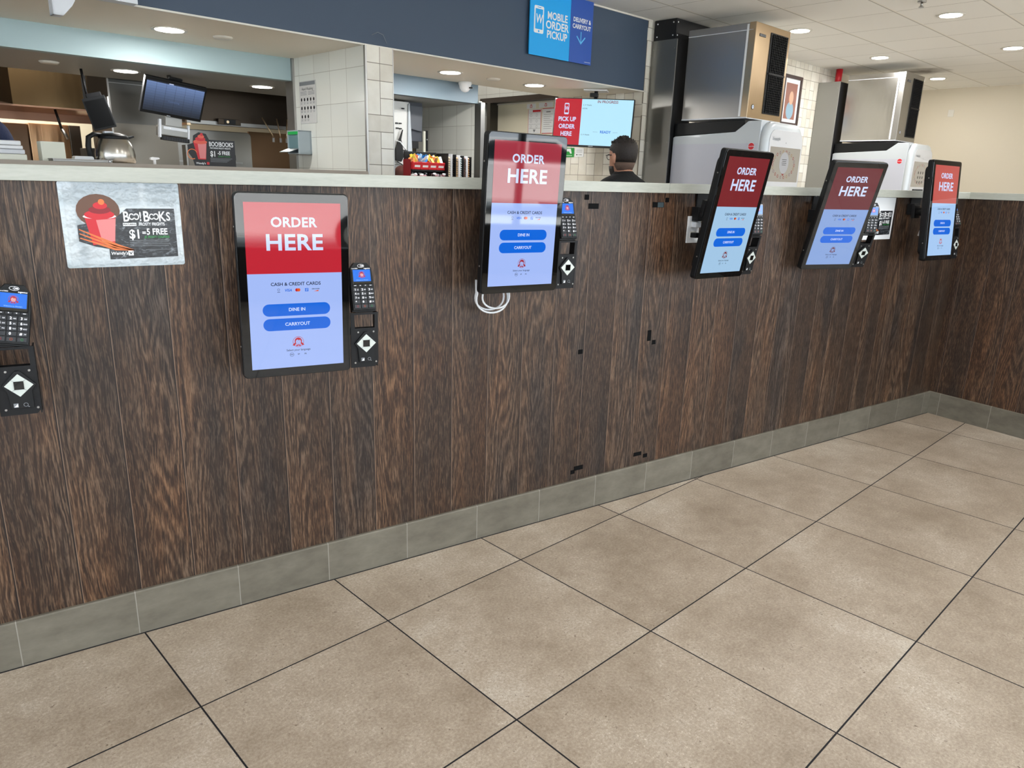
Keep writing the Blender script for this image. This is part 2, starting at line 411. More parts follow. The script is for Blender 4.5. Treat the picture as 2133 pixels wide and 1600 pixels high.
# tiled pier between the two openings
s_ = MB(); s_.box((2.752, VS+.004, 0), (2.955, 2.70, ZS), M_tside)
o = struct(s_, 'wall_pier')
s_ = MB(); s_.box((2.758, VS-.008, 0), (2.955, VS+.005, ZS-.004), M_mixx); struct(s_, 'wall_pier_face')
s_ = MB(); s_.box((2.748, VS-.012, 0), (2.760, VS+.006, ZS-.004), M_steel); s_.box((2.950, VS-.010, 0), (2.956, VS+.006, ZS-.004), M_steel); struct(s_, 'trim_4')
s_ = MB(); s_.box((2.735, 2.66, 1.3), (2.765, 2.765, ZS-.15), M_steel); s_.box((2.735, 2.66, ZS-.15), (2.765, 2.681, ZS-.004), M_steel); struct(s_, 'trim_5')
# low wall and ledge of the kitchen pass
s_ = MB(); s_.box((-4.2, VS+.01, 0), (2.75, 2.24, 1.40), M_tside); struct(s_, 'wall_pass')
s_ = MB(); s_.box((-4.2, VS-.02, 1.40), (2.748, 2.27, 1.428), P('ledge_stone', (172, 160, 146), .4)); struct(s_, 'trim_6')
# tiled partition in the second opening
s_ = MB(); s_.box((4.49, 2.70, 0), (4.52, 3.62, ZK+.02), M_tside); struct(s_, 'wall_partition')
s_ = MB(); s_.box((4.478, 2.665, 0), (4.525, 2.70, ZS-.14), M_steeld); s_.box((4.478, 2.70, 0), (4.492, 2.745, ZK), M_steeld); struct(s_, 'trim_7')
# side wall with the staff window
s_ = MB(); s_.box((5.56, VS, 0), (5.70, 2.80, ZS+.6), M_mixy); struct(s_, 'wall_side')
s_ = MB()
s_.box((5.56, 2.80, 2.213), (5.70, 5.0, ZS+.8), M_tside); s_.box((5.56, 3.86, 0), (5.70, 5.0, 2.213), M_tside); s_.box((5.56, 2.80, 0), (5.70, 3.86, .95), M_tside)
struct(s_, 'wall_side_back')
s_ = MB(); s_.box((5.545, 2.78, 2.165), (5.72, 3.90, 2.213), P('dark_bronze', (60, 50, 42), .4)); s_.box((5.548, 3.74, .95), (5.72, 3.79, 2.165), P('dark_steel_trim', (80, 78, 74), .35, 1)); struct(s_, 'trim_8')
s_ = MB(); s_.box((5.66, 2.80, .95), (5.70, 3.74, 2.165), P('cream_board', (232, 226, 204), .5)); s_.box((5.645, 2.80, 2.150), (5.66, 3.74, 2.16), M_trimw); struct(s_, 'window_4')
# long tiled wall behind the drink machines, cream wall beyond, and the rest of the shell
s_ = MB(); s_.box((5.60, VS, 0), (9.45, VS+.10, 3.06), M_mixx); struct(s_, 'wall_tiled')
s_ = MB(); s_.box((5.556, VS-.006, 0), (5.61, VS+.006, ZC), M_mixx); struct(s_, 'trim_9')
s_ = MB(); s_.box((9.45, VS, 0), (11.6, VS+.10, 3.06), M_cream); struct(s_, 'wall_back')
s_ = MB(); s_.box((UR, -5.7, 0), (UR+.1, VS+.1, ZC), M_cream); struct(s_, 'wall_right')
s_ = MB(); s_.box((-4.2, 9.0, 0), (11.6, 9.1, 3.06), P('kitchen_cream', (206, 200, 178), .6)); s_.box((11.5, VS+.1, 0), (11.6, 9.1, 3.06), M_cream); s_.box((-4.3, VS, 0), (-4.2, 9.1, 3.06), M_cream); struct(s_, 'wall_kitchen')
M_front = P('dark_brown_paint', (74, 62, 54), .6)
# storefront
s_ = MB(); s_.box((-4.1, -5.7, 0), (11.6, -5.6, .50), M_front); s_.box((-4.1, -5.7, 2.5), (11.6, -5.6, ZC), M_front); s_.box((10.0, -5.7, .50), (11.6, -5.6, 2.5), M_front); s_.box((-4.1, -5.7, .5), (-3.9, -5.6, 2.5), M_front); struct(s_, 'wall_front')
s_ = MB(); s_.box((-4.1, -5.7, 0), (-4.0, -5.2, ZC), M_front); s_.box((-4.1, .8, 0), (-4.0, VS, ZC), M_front); s_.box((-4.1, -5.2, 0), (-4.0, .8, .7), M_front); s_.box((-4.1, -5.2, 2.5), (-4.0, .8, ZC), M_front); struct(s_, 'wall_left')
M_mull = P('bronze_mullion', (48, 44, 42), .4, .6)
s_ = MB()
for k in range(8): s_.box((-4.0+k*2.0-.03, -5.68, .50), (-4.0+k*2.0+.03, -5.60, 2.5), M_mull)
s_.box((-4.0, -5.68, .49), (10.0, -5.60, .53), M_mull); s_.box((-4.0, -5.68, 2.46), (10.0, -5.60, 2.5), M_mull); struct(s_, 'window_1')
s_ = MB()
for k in range(4): s_.box((-4.08, -5.2+k*2.0-.03, .7), (-4.0, -5.2+k*2.0+.03, 2.5), M_mull)
struct(s_, 'window_2')
# ground outside the storefront
s_ = MB(); s_.box((-30, -40, -.25), (40, -5.75, -.15), P('asphalt', (196, 196, 192), .8)); s_.box((-30, -5.75, -.25), (-5.3, 20, -.15), M_pgrey); struct(s_, 'ground')

# ------------------------------------------------------------------ wood partition (frame W: x along the wall)
XE = 5.3614; PH = -.013
s_ = MB(); s_.box((-2.2, .012, 0), (XE+.14, .14, 1.372), M_wood); struct(s_, 'wall_center', 'W')
s_ = MB(); s_.box((0, 0, 0), (1.9, .13, 1.372), M_wood2)
wr = s_.build('wall_return'); wr['kind'] = 'structure'
wr.location = (XE+.008, 0.012, 0); wr.rotation_euler = (0, 0, -PI/2 + PH)
def basebd(name, L, loc, rz, off):
    m_ = MB(); m_.prism([(0, 0), (.012, 0), (.012, .147), (.003, .147), (0, .143)], 'x', 0, L, M_base)
    ob = m_.build(name); ob['kind'] = 'structure'; ob.location = loc; ob.rotation_euler = (0, 0, rz)
x0 = .3583 - .3079*8
basebd('baseboard_front', XE-x0, (x0, 0, 0), 0, 0)
m_ = MB(); m_.box((-2.2, -.0045, 0), (XE, .0, .0012), P('dark_joint', (18, 17, 20), .7)); struct(m_, 'trim_15', 'W')
m_ = MB(); m_.prism([(0, 0), (.012, 0), (.012, .147), (.003, .147), (0, .143)], 'x', -.3079+.05, 1.9, M_base)
ob = m_.build('baseboard_right'); ob['kind'] = 'structure'; ob.location = (XE, -.062, 0); ob.rotation_euler = (0, 0, -PI/2+PH)
# stone caps, separate slabs with a fine joint
cuts = [-2.2, 2.808, XE-.02]
for i in range(2):
    m_ = MB(); m_.box((cuts[i]+.0008, -.012, 1.371), (cuts[i+1]-.0008 if i < 1 else XE+.14, .165, 1.4105), M_cap, .0015)
    struct(m_, 'trim_%d' % (10+i), 'W')
m_ = MB(); m_.box((.012, -.012, 1.371), (1.93, .165, 1.4105), M_cap, .0015)
ob = m_.build('trim_14'); ob['kind'] = 'structure'; ob.location = (XE+.001, 0, 0); ob.rotation_euler = (0, 0, -PI/2+PH)

# ------------------------------------------------------------------ lettering helpers
def girl(mb, x, z, q, y, red, face, ring_=True):      # round emblem: girl with red plaits
    k = q
    if ring_: mb.ring(x, z, k, k*.07, y, red)
    mb.disc(x, z+.12*k, k*.66, y-.0001, red, rz=k*.68)
    mb.disc(x, z-.02*k, k*.46, y-.0003, face, rz=k*.56)
    mb.flat([(x-.46*k, z+.30*k), (x-.1*k, z+.42*k), (x+.12*k, z+.20*k), (x+.3*k, z+.40*k), (x+.46*k, z+.28*k), (x+.3*k, z+.60*k), (x-.3*k, z+.62*k)], y-.0004, red)
    for sg in (-1, 1):
        mb.flat([(x+sg*.52*k, z-.1*k), (x+sg*.80*k, z-.28*k), (x+sg*1.08*k, z-.62*k), (x+sg*.72*k, z-.74*k), (x+sg*.48*k, z-.42*k)][::sg], y-.0002, red)
        mb.disc(x+sg*.17*k, z+.05*k, k*.05, y-.0005, red, seg=8)
    mb.ring(x, z-.12*k, k*.24, k*.05, y-.0005, red, seg=8, a0=PI*1.15, a1=PI*1.85)
    mb.flat([(x-.5*k, z-.62*k), (x, z-.52*k), (x+.5*k, z-.62*k), (x+.3*k, z-.86*k), (x, z-.70*k), (x-.3*k, z-.86*k)], y-.0004, red)

SW, SH = .134, .2383                            # half size of the lit area
HW, HH = .1585, .2650                           # half size of the housing
def screen_art(mb, y, dim):
    R_, L_, W_, B_, D_ = K_red, K_lt, K_wt, K_bl, K_dk
    zb = SH - .198
    mb.rect(-SW, zb, SW, SH, y, R_); mb.rect(-SW, -SH, SW, zb, y, L_)
    y1 = y - .0006
    mb.text('ORDER', 0, .183, .0375, y1, W_, .028, sp=1.06, sx=1.0); mb.text('HERE', 0, .126, .063, y1, W_, .024, sp=1.04, sx=1.08)
    mb.text('CASH & CREDIT CARDS', 0, .0095, .0134, y1, D_, .016, sp=1.0)
    mb.ring(-.05, -.006, .0035, .0008, y1, D_, seg=10); mb.rect(-.054, -.0135, -.046, -.0122, y1, D_)
    mb.text('VISA', -.023, -.0085, .0105, y1, B_, .02, sh=.2)
    mb.disc(.0015, -.008, .0048, y1, K_red, seg=12); mb.disc(.0068, -.008, .0048, y1-.0002, K_or, seg=12)
    mb.rect(.025, -.0132, .0345, -.0035, y1, B_); mb.text('AM', .0298, -.0065, .004, y1-.0002, W_, .02); mb.text('EX', .0298, -.0105, .004, y1-.0002, W_, .02)
    mb.text('DISCOVER', .056, -.0065, .0048, y1, D_, .02); mb.flat([(.05, -.0135), (.064, -.0135), (.064, -.0095)], y1, K_or)
    for zc_, t in ((-.065, 'DINE IN'), (-.108, 'CARRYOUT')):
        mb.flat(rr(-.097, zc_-.0178, .097, zc_+.0178, .0175, 6), y1, B_); mb.text(t, 0, zc_, .0135, y1-.0006, W_, .022)
    girl(mb, 0, -.162, .0160, y1, K_red, L_)
    mb.text('Select your language', 0, -.1865, .0085, y1, D_, .006)
    mb.ring(-.020, -.200, .0062, .0007, y1, D_, seg=16); mb.text('EN', -.020, -.200, .0062, y1, D_, .012); mb.text('SP', .0, -.2, .0062, y1, D_, .012); mb.text('FR', .020, -.2, .0062, y1, D_, .012)

def make_kiosk():
    root = empty('ordering_kiosk', (0, 0, 0))
    # housing: thick black tray with rounded corners and a raised back box
    m = MB(); m.prism(rr(-HW, -HH, HW, HH, .014), 'y', .0045, .030, M_blk, bev=.003, smooth=False)
    m.prism(rr(-HW+.02, -HH+.03, HW-.02, HH-.03, .03), 'y', .030, .052, M_blk2, bev=.004)
    for sx_ in (-1, 1):
        for sz_ in (-.17, .17): m.cyl((sx_*(HW-.0005), .018, sz_), (sx_*(HW+.0015), .018, sz_), .003, M_steel, seg=8)
    m.build('monitor_housing', root)
    g_ = MB(); g_.prism(rr(-HW+.002, -HH+.002, HW-.002, HH-.002, .013), 'y', .0, .0045, M_glass, bev=.0012); g_.build('glass_front', root)
    a_ = MB(); screen_art(a_, -.0004, False); a_.build('display', root)
    # arm behind the monitor
    m = MB(); m.box((-.045, .052, -.05), (.045, .075, .05), M_blk2, .003); m.cyl((0, .07, 0), (0, .155, 0), .022, M_blk2); m.box((-.03, .14, -.035), (.03, .16, .035), M_blk2, .003); m.build('mounting_arm', root)
    # side bracket that carries terminal and scanner
    m = MB(); xa, xb = .163, .2505
    m.box((.06, .053, -.165), (xb-.001, .057, -.142), M_blk2); m.box((xb-.003, .018, -.262), (xb, .057, -.089), M_blk2)
    m.box((xa, .016, -.095), (xb, .020, -.0885), M_blk2); m.box((xa, .016, -.137), (.176, .020, -.095), M_blk2); m.box((.239, .016, -.137), (xb, .020, -.095), M_blk2)
    m.prism([(xa, -.262), (xb-.010, -.262), (xb, -.250), (xb, -.137), (xa, -.137)], 'y', .016, .020, M_blk2)
    m.box((.18, .020, -.088), (.235, .05, -.082), M_blk2); m.cyl((.207, .035, -.085), (.207, .035, -.052), .014, M_blk2)
    br = m.build('terminal_bracket', root)
    for (sx_, sz_) in ((.186, -.149), (.235, -.149), (.176, -.246), (.243, -.246)):
        q = MB(); q.cyl((sx_, .0135, sz_), (sx_, .0165, sz_), .0028, M_steel, seg=10); q.build('screw', br)
    m = MB(); cx_, cz_ = .210, -.184
    m.prism([(cx_-.036, cz_), (cx_-.005, cz_+.036), (cx_+.005, cz_+.036), (cx_+.036, cz_), (cx_+.026, cz_-.016), (cx_+.026, cz_-.060), (cx_-.022, cz_-.060), (cx_-.026, cz_-.016)], 'y', .009, .0165, M_blk, bev=.001)
    W2 = P('scanner_white', (206, 212, 206), .4); hw, hh = .0305, .029
    m.flat([(cx_-hw, cz_), (cx_, cz_-hh), (cx_+hw, cz_), (cx_, cz_+hh)], .0084, W2)
    for (ax_, az_) in ((-1, 1), (1, 1), (1, -1), (-1, -1)):
        m.flat([(cx_+ax_*.010, cz_+az_*.0100), (cx_+ax_*.0165, cz_+az_*.0145), (cx_+ax_*.0158, cz_+az_*.0152), (cx_+ax_*.0093, cz_+az_*.0105)], .0080, M_pgrey)
    m.box((cx_-.0105, .006, cz_-.0105), (cx_+.0105, .0088, cz_+.0105), M_glass, .001)
    m.rect(.1935, -.240, .2035, -.2295, .0084, M_pgrey); m.flat([(.1945, -.239), (.2025, -.239), (.2025, -.2305)], .0081, M_pw)
    m.ring(.219, -.2345, .0052, .0012, .0084, M_pgrey, seg=14); m.flat([(.2225, -.2395), (.2255, -.2415), (.2265, -.2400), (.2235, -.2380)], .0084, M_pgrey)
    m.build('scanner', root)
    # card terminal
    T = Matrix.Translation((.2065, .006, -.078)) @ Matrix.Rotation(math.radians(-17), 4, 'X')
    m = MB(); m.M = T
    m.prism([(-.036, 0), (.036, 0), (.0365, .072), (.034, .128), (.020, .146), (-.020, .146), (-.034, .128), (-.0365, .072)], 'y', .002, .028, M_blk, bev=.003)
    m.box((-.031, -.0005, .079), (.031, .003, .127), M_glass, .001)
    m.box((-.0375, .012, -.004), (.0375, .034, .10), M_blk, .004)
    m.text('ingenico', .018, .1272, .0058, -.0008, K_key, .01); m.text('Lane/5000', -.021, .1272, .0045, -.0008, K_key, .0)
    m.ring(0, .1355, .0105, .0007, .0014, K_key, rz=.0052, seg=20)
    for k in range(3): m.ring(-.004, .1355, .0022+.002*k, .0006, .0014, K_key, seg=6, a0=-.7, a1=.7)
    for k in range(3): m.rect(.003+k*.0018, .1335, .0042+k*.0018, .1375, .0014, K_key)
    tm = m.build('payment_terminal', root)
    m = MB(); m.M = T
    m.rect(-.0275, .0875, .0275, .1235, -.0009, K_sky); girl(m, 0, .108, .0105, -.0012, K_red, K_pk)
    m.text("Welcome to Wendy's", 0, .0915, .0042, -.0013, K_lg, 0); m.build('terminal_display', tm)
    m = MB(); m.M = T
    for i, t in enumerate(('-', '^', 'v', '-')):
        xx = -.024+.016*i; m.box((xx-.0065, -.0012, .0725), (xx+.0065, .003, .0775), M_key, .0006)
        if t == '^': m.flat([(xx-.0018, .0742), (xx+.0018, .0742), (xx, .0768)], -.0016, K_key)
        elif t == 'v': m.flat([(xx-.0018, .0762), (xx, .0736), (xx+.0018, .0762)], -.0016, K_key)
        else: m.rect(xx-.003, .0745, xx+.003, .0756, -.0016, K_key)
    keys = ['1', '2', '3', '4', '5', '6', '7', '8', '9', '*', '0', '#']; sub = ['QZ.', 'ABC', 'DEF', 'GHI', 'JKL', 'MNO', 'PRS', 'TUV', 'WXY', '', '', ',"SP']
    for i, t in enumerate(keys):
        xx = -.022+.022*(i % 3); zz = .0625-.0125*(i//3)
        m.box((xx-.0098, -.001, zz-.0052), (xx+.0098, .003, zz+.0052), M_key, .0008)
        m.text(t, xx-.003, zz, .009, -.0014, K_key, .02); m.text(sub[i], xx+.005, zz-.0004, .0036, -.0014, K_key, .01)
    for i, c in enumerate((K_red, K_or, K_green)):
        xx = -.022+.022*i; m.box((xx-.0098, -.001, .0060), (xx+.0098, .003, .0172), M_key, .0008); m.ring(xx, .0116, .0030, .0006, -.0014, c, seg=12)
    m.build('keypad', tm)
    return root

def place(root, q, label):
    x, y, z, yw, ti, ro = q
    R_ = Matrix.Rotation(yw, 4, 'Z') @ Matrix.Rotation(ti, 4, 'X') @ Matrix.Rotation(ro, 4, 'Y')
    root.matrix_world = Matrix.Translation((x, y, z)) @ R_
    tag(root, label, 'kiosk', 'ordering kiosks on the wood partition')
    # plate against the wall, upright whatever the tilt of the monitor
    m = MB(); m.box((-.0, -.008, -.02), (.10, 0, .11), M_blk2, .002); m.box((-.02, -.04, -.03), (.03, .0, .03), M_blk2, .002)
    for a_, b_ in ((.012, .098), (.088, .098), (.088, -.01)): m.cyl((a_, -.013, b_), (a_, -.009, b_), .005, M_steel, seg=10)
    p_ = m.build('wall_plate', root); p_.matrix_parent_inverse = Matrix.Identity(4)
    p_.matrix_local = root.matrix_world.inverted() @ Matrix.Translation((x, .012, z))
    return root
k0 = make_kiosk()
KI = [((.252, -.184, 1.072, -.06, .02, .01), 'ordering kiosk cut off by the left frame edge, only card terminal and scanner showing'),
      ((1.159, -.184, 1.090, -.092, .017, .009), 'black touch-screen ordering kiosk nearest the laminated poster, screen facing the camera'),
      ((1.950, -.192, 1.291, -.011, .043, .011), 'black touch-screen ordering kiosk with a loop of white cable hanging below it'),
      ((2.998, -.210, 1.285, .060, .177, .011), 'black touch-screen ordering kiosk mounted over the white wall outlet'),
      ((3.828, -.173, 1.275, -.250, .265, -.002), 'steeply tilted black ordering kiosk beside the small half-hidden poster'),
      ((4.732, -.181, 1.308, .033, -.085, .009), 'black ordering kiosk nearest the wall corner, pinkish reflection put into its screen colour')]
roots = [k0] + [copy_tree(k0) for _ in KI[1:]]
for rt, (q, lb) in zip(roots, KI): place(rt, q, lb)
def redisplay(rt, swap):                        # off-axis dimming and reflected haze put into this unit's screen colours
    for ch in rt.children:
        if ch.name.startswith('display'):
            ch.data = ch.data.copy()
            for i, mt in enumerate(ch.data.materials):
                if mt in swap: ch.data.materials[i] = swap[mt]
redisplay(roots[2], {K_red: S_('screen_red_reflect_muted', (176, 50, 66), .8)})
redisplay(roots[3], {K_red: S_('screen_red_offaxis', (150, 46, 52), .62), K_lt: S_('screen_cool', (168, 206, 238), .9)})
redisplay(roots[4], {K_red: S_('screen_red_offaxis2', (134, 44, 56), .55), K_lt: S_('screen_cool2', (142, 174, 232), .85)})
redisplay(roots[5], {K_red: S_('screen_red_reflect_pale', (206, 92, 86), .85), K_lt: S_('screen_cool3', (170, 206, 248), .95)})
for ch in roots[0].children:                    # the terminal at the frame edge leans to the right
    if ch.name.startswith('payment_terminal'):
        ch.matrix_local = Matrix.Translation((.2065, .006, -.078)) @ Matrix.Rotation(math.radians(9), 4, 'Y') @ Matrix.Translation((-.2065, -.006, .078))

# coiled white cable under the second full kiosk
m = MB()
for k, (rad, dx, dz) in enumerate(((.060, 0, 0), (.066, .004, -.004), (.056, .012, .004))):
    pts = [(1.905+dx+rad*1.0*math.cos(t), -.05-.012*k+.01*math.sin(2*t), 1.005+dz+rad*.95*math.sin(t)) for t in [PI*.95+(PI*1.15)*i/20 for i in range(21)]]
    pts = [(pts[0][0], -.05-.01*k, 1.06)] + pts + [(pts[-1][0], -.05-.01*k, 1.06)]
    m.tube(pts, .0035, M_white, 8)
tag(m.build('cable_coil'), 'coiled white cable hanging below the second whole kiosk', 'cable')

# wall outlet with plugs and cord, behind the third whole kiosk
t = empty('wall_outlet', (2.993, .012, 1.217)); tag(t, 'white double wall outlet on the wood panelling with two plugs in it', 'outlet')
m = MB(); m.box((-.037, -.005, -.058), (.037, 0, .058), M_white, .002); m.build('cover_plate', t)
for z_ in (.022, -.022):
    m = MB(); m.box((-.017, -.007, z_-.014), (.017, -.004, z_+.014), P('outlet_face', (214, 210, 200), .4), .002); m.build('socket', t)
m = MB(); m.box((-.018, -.035, .010), (.016, -.006, .034), M_lgray, .004); tag_ = m.build('plug', t)
m = MB(); m.box((-.018, -.040, -.034), (.020, -.006, -.012), M_blk, .004); m.build('plug', t)
m = MB(); m.tube([(.0, -.03, .03), (.03, -.04, .05), (.035, -.05, .02), (.03, -.05, -.03), (.02, -.045, -.08), (.015, -.03, -.12), (.05, -.03, -.14)], .0028, M_white, 6)
m.tube([(.0, -.035, -.02), (.02, -.05, -.04), (.0, -.05, -.09), (.01, -.04, -.13), (.05, -.03, -.16)], .003, M_blk, 6); m.build('cord', t)
# cords behind the far kiosk
m = MB(); m.tube([(4.86, -.05, 1.335), (4.80, -.05, 1.29), (4.76, -.05, 1.275), (4.77, -.05, 1.262), (4.82, -.05, 1.262), (4.84, -.03, 1.24), (4.825, -.02, 1.16)], .006, M_white, 8)
tag(m.build('power_cord'), 'white power cord looped behind the kiosk nearest the corner', 'cord')

# ------------------------------------------------------------------ posters on the partition
n = NM('poster_rock'); a = n.noise(n.vec(n.x, n.y, n.z*2.6), 38, 5, .7, 1.2)
M_rock = n.out(n.ramp(a, [(.40, (16, 16, 18)), (.55, (44, 46, 50)), (.68, (126, 132, 138))]), .3)
def boo_art(m, wd, hg, y, cutout=False):      # artwork on origin-centred wd x hg
    s = wd/.30
    m.flat([(-.045*s, -.098*s), (.137*s, -.094*s), (.137*s, .046*s), (.010*s, .046*s), (-.02*s, .02*s), (-.118*s, .0), (-.118*s, -.045*s), (-.08*s, -.060*s), (-.045*s, -.068*s)], y, M_rock)
    m.disc(-.062*s, .040*s, .055*s, y+.0001, P('print_brown', (104, 70, 52), .45), rz=.046*s)
    # plain tub with swirled red topping
    m.flat([(-.098*s, .022*s), (-.020*s, .022*s), (-.028*s, -.050*s), (-.084*s, -.056*s)], y-.0003, M_pr)
    m.flat([(-.070*s, .014*s), (-.020*s, .018*s), (-.028*s, -.046*s), (-.060*s, -.050*s)], y-.0004, P('print_pink', (224, 132, 132), .45))
    m.disc(-.060*s, .024*s, .042*s, y-.0005, M_pw, rz=.007*s); m.disc(-.060*s, .029*s, .038*s, y-.0006, M_pr, rz=.013*s)
    m.disc(-.058*s, .042*s, .028*s, y-.0007, M_pdr, rz=.011*s); m.disc(-.056*s, .054*s, .018*s, y-.0008, M_pr, rz=.010*s); m.disc(-.052*s, .064*s, .008*s, y-.0009, M_porange, rz=.008*s)
    for k in range(3): m.flat([(-.115*s, -.010*s-k*.012*s), (-.02*s, -.055*s-k*.006*s), (.02*s, -.072*s), (.018*s, -.074*s), (-.03*s, -.060*s-k*.006*s), (-.115*s, -.013*s-k*.012*s)], y-.0006, M_porange)
    z0 = .022*s; xs = -.004*s; sizes = (.040, .026, .026, .036, .042, .024, .026, .040, .034)
    for ch, sz in zip('BOO!BOOKS', sizes):
        wch = sz*.53 if ch != '!' else sz*.30
        m.text(ch, xs+wch*s/2, z0, sz*s, y-.0010, M_pw, .02, sx=.74); xs += wch*s*.88
    m.rect(-.003*s, -.0035*s, .032*s, .0055*s, y-.0008, M_pw); m.text('FEATURING', .0145*s, .001*s, .0062*s, y-.0011, M_pk, .02)
    m.text('FROSTY FRIGHTS', .073*s, .001*s, .0125*s, y-.0010, M_pw, .02, sx=.72)
    m.text('$1', .026*s, -.028*s, .036*s, y-.0010, M_pw, .025, sx=.85); m.text('=', .050*s, -.024*s, .018*s, y-.001, M_pw, .03); m.text('5 FREE', .085*s, -.021*s, .025*s, y-.0010, M_pw, .025, sx=.8)
    m.text('JR. FROSTY COUPONS', .084*s, -.036*s, .009*s, y-.0010, M_pgreen, .02, sx=.75)
    for k in range(4): m.rect(.010*s, -.046*s-k*.0052*s, (.118-.004*(k % 2))*s, -.0445*s-k*.0052*s, y-.0009, M_pgrey)
    m.rect(.05*s, -.073*s, .125*s, -.0718*s, y-.0009, M_pgrey)
    m.text("Wendy's", -.020*s, -.081*s, .0125*s, y-.0010, M_pw, .02, sh=.15); m.rect(.003*s, -.088*s, .0165*s, -.074*s, y-.0009, M_pw)
    m.flat([(.0055*s, -.078*s), (.0095*s, -.086*s), (.0150*s, -.076*s), (.0135*s, -.076*s), (.0095*s, -.082*s), (.0075*s, -.077*s)], y-.0011, M_pk)
M_lam = P('laminate', (180, 192, 198), .08, coat=1, bump=.9, bscale=26)
t = empty('laminated_poster', (.7525, .012, 1.258)); tag(t, 'laminated poster with a dark picture taped under the stone cap, left of the kiosks', 'poster')
m = MB(); m.prism(rr(-.1465, -.1135, .1465, .1135, .006), 'y', -.0012, -.0002, M_lam); m.build('plastic_sleeve', t)
m = MB(); m.rect(-.1365, -.108, .1375, .1085, -.0016, P('laminated_paper', (172, 182, 188), .10, coat=1, bump=.9, bscale=26)); boo_art(m, .285, .22, -.0022); m.build('printed_sheet', t)
t = empty('paper_poster', (4.445, .012, 1.257)); tag(t, 'white-edged poster with a dark picture, half hidden by the tilted kiosk', 'poster')
m = MB(); m.box((-.140, -.0012, -.1125), (.140, -.0002, .1125), M_pw); m.build('paper', t)
m = MB(); boo_art(m, .275, .22, -.002); m.build('printed_sheet', t)

# black tape pieces left on the wood
TP = [(2.383, 1.349, .022, .020, 'small square of black tape just right of the second whole kiosk, highest there'),
      (2.420, 1.315, .052, .021, 'wide strip of black tape just right of the second whole kiosk, under the cap'),
      (2.773, 1.322, .066, .022, 'wide strip of half-shiny black tape under the joint of the stone cap'),
      (2.822, 1.342, .022, .019, 'small square of black tape upper right of the half-shiny strip'),
      (2.394, .725, .023, .019, 'lone small square of black tape halfway down the wood, below the second kiosk'),
      (2.782, .758, .022, .048, 'upright strip of black tape halfway down the wood'),
      (2.813, .725, .022, .020, 'small square of black tape at the foot of the upright strip'),
      (2.768, .199, .048, .018, 'wide strip of black tape just above the skirting, right one of two'),
      (2.818, .182, .026, .018, 'small square of black tape above the skirting, right end of the right pair'),
      (2.419, .201, .050, .020, 'wide strip of black tape just above the skirting, the left one of two'),
      (2.388, .187, .022, .018, 'small square of black tape nearest the skirting, left end of the left pair')]
for i, (x, z, a_, b_, lb) in enumerate(TP):
    m = MB(); m.box((-a_/2, -.0012, -b_/2), (a_/2, -.0001, b_/2), M_tape)
    if i == 2: m.rect(-.004, -.010, .030, .010, -.0014, P('shiny_tape', (90, 104, 110), .15, .4))
    o = m.build('tape_piece', loc=(x, .012, z)); tag(o, lb, 'tape', 'black tape pieces on the wood')

# ------------------------------------------------------------------ hanging pickup sign on the soffit
def Bthing(name, a, b, z, rz, label, cat, group=None):
    return tag(empty(name, Bp(a, b, z), G + rz), label, cat, group)
t = Bthing('pickup_sign', 4.47, 1.755, 2.283, 0, 'two-panel blue pickup sign hanging from the ceiling before the dark blue soffit', 'sign')
cyan = P('sign_cyan', (10, 166, 240), .5); navy = P('sign_navy', (40, 84, 172), .5)
m = MB(); m.box((-.346, -.012, 0), (.082, -.004, .447), cyan)
y = -.0135
m.prism(rr(-.305, .150, -.207, .330, .012), 'y', y, -.012, M_pw); m.rect(-.294, .176, -.218, .310, y-.0008, cyan); m.disc(-.256, .163, .008, y-.0008, cyan); m.rect(-.275, .3175, -.237, .3225, y-.0008, cyan)
m.text('W', -.256, .243, .082, y-.0014, M_pw, .02, sx=.8, sh=.12)
m.text('MOBILE', -.060, .282, .070, y, M_pw, .022, sx=.92); m.text('ORDER', -.060, .219, .074, y, M_pw, .022, sx=1.02); m.text('PICKUP', -.060, .155, .072, y, M_pw, .022, sx=.92)
m.build('mobile_order_panel', t)
m = MB(); m.box((.084, -.012, 0), (.340, -.004, .450), navy)
m.text('DELIVERY &', .214, .300, .042, y, M_pw, .026, sx=.92); m.text('CARRYOUT', .212, .254, .043, y, M_pw, .026, sx=.92)
lb_ = P('arrow_blue', (96, 190, 240), .45)
m.box((.204, y, .140), (.212, -.0125, .224), lb_); m.prism([(.156, .186), (.163, .191), (.208, .148), (.253, .191), (.260, .186), (.208, .134)], 'y', y-.001, -.0125, lb_)
m.rect(.26, .015, .33, .018, y, M_lgray)
m.build('carryout_panel', t)
for xx in (-.30, .30):
    m = MB(); m.tube([(xx, -.008, .447), (xx, -.008, .452)], .0015, M_steel, 6); m.build('hanger_wire', t)
m = MB(); m.tube([(2.80, 1.765, 2.225), (2.84, 1.76, 2.245), (2.88, 1.76, 2.235), (2.91, 1.765, 2.19)], .0012, M_pgrey, 5)
o = m.build('loose_wire', rot=(0, 0, G)); tag(o, 'thin loose wire curling on the dark blue soffit above the tiled pier', 'wire')

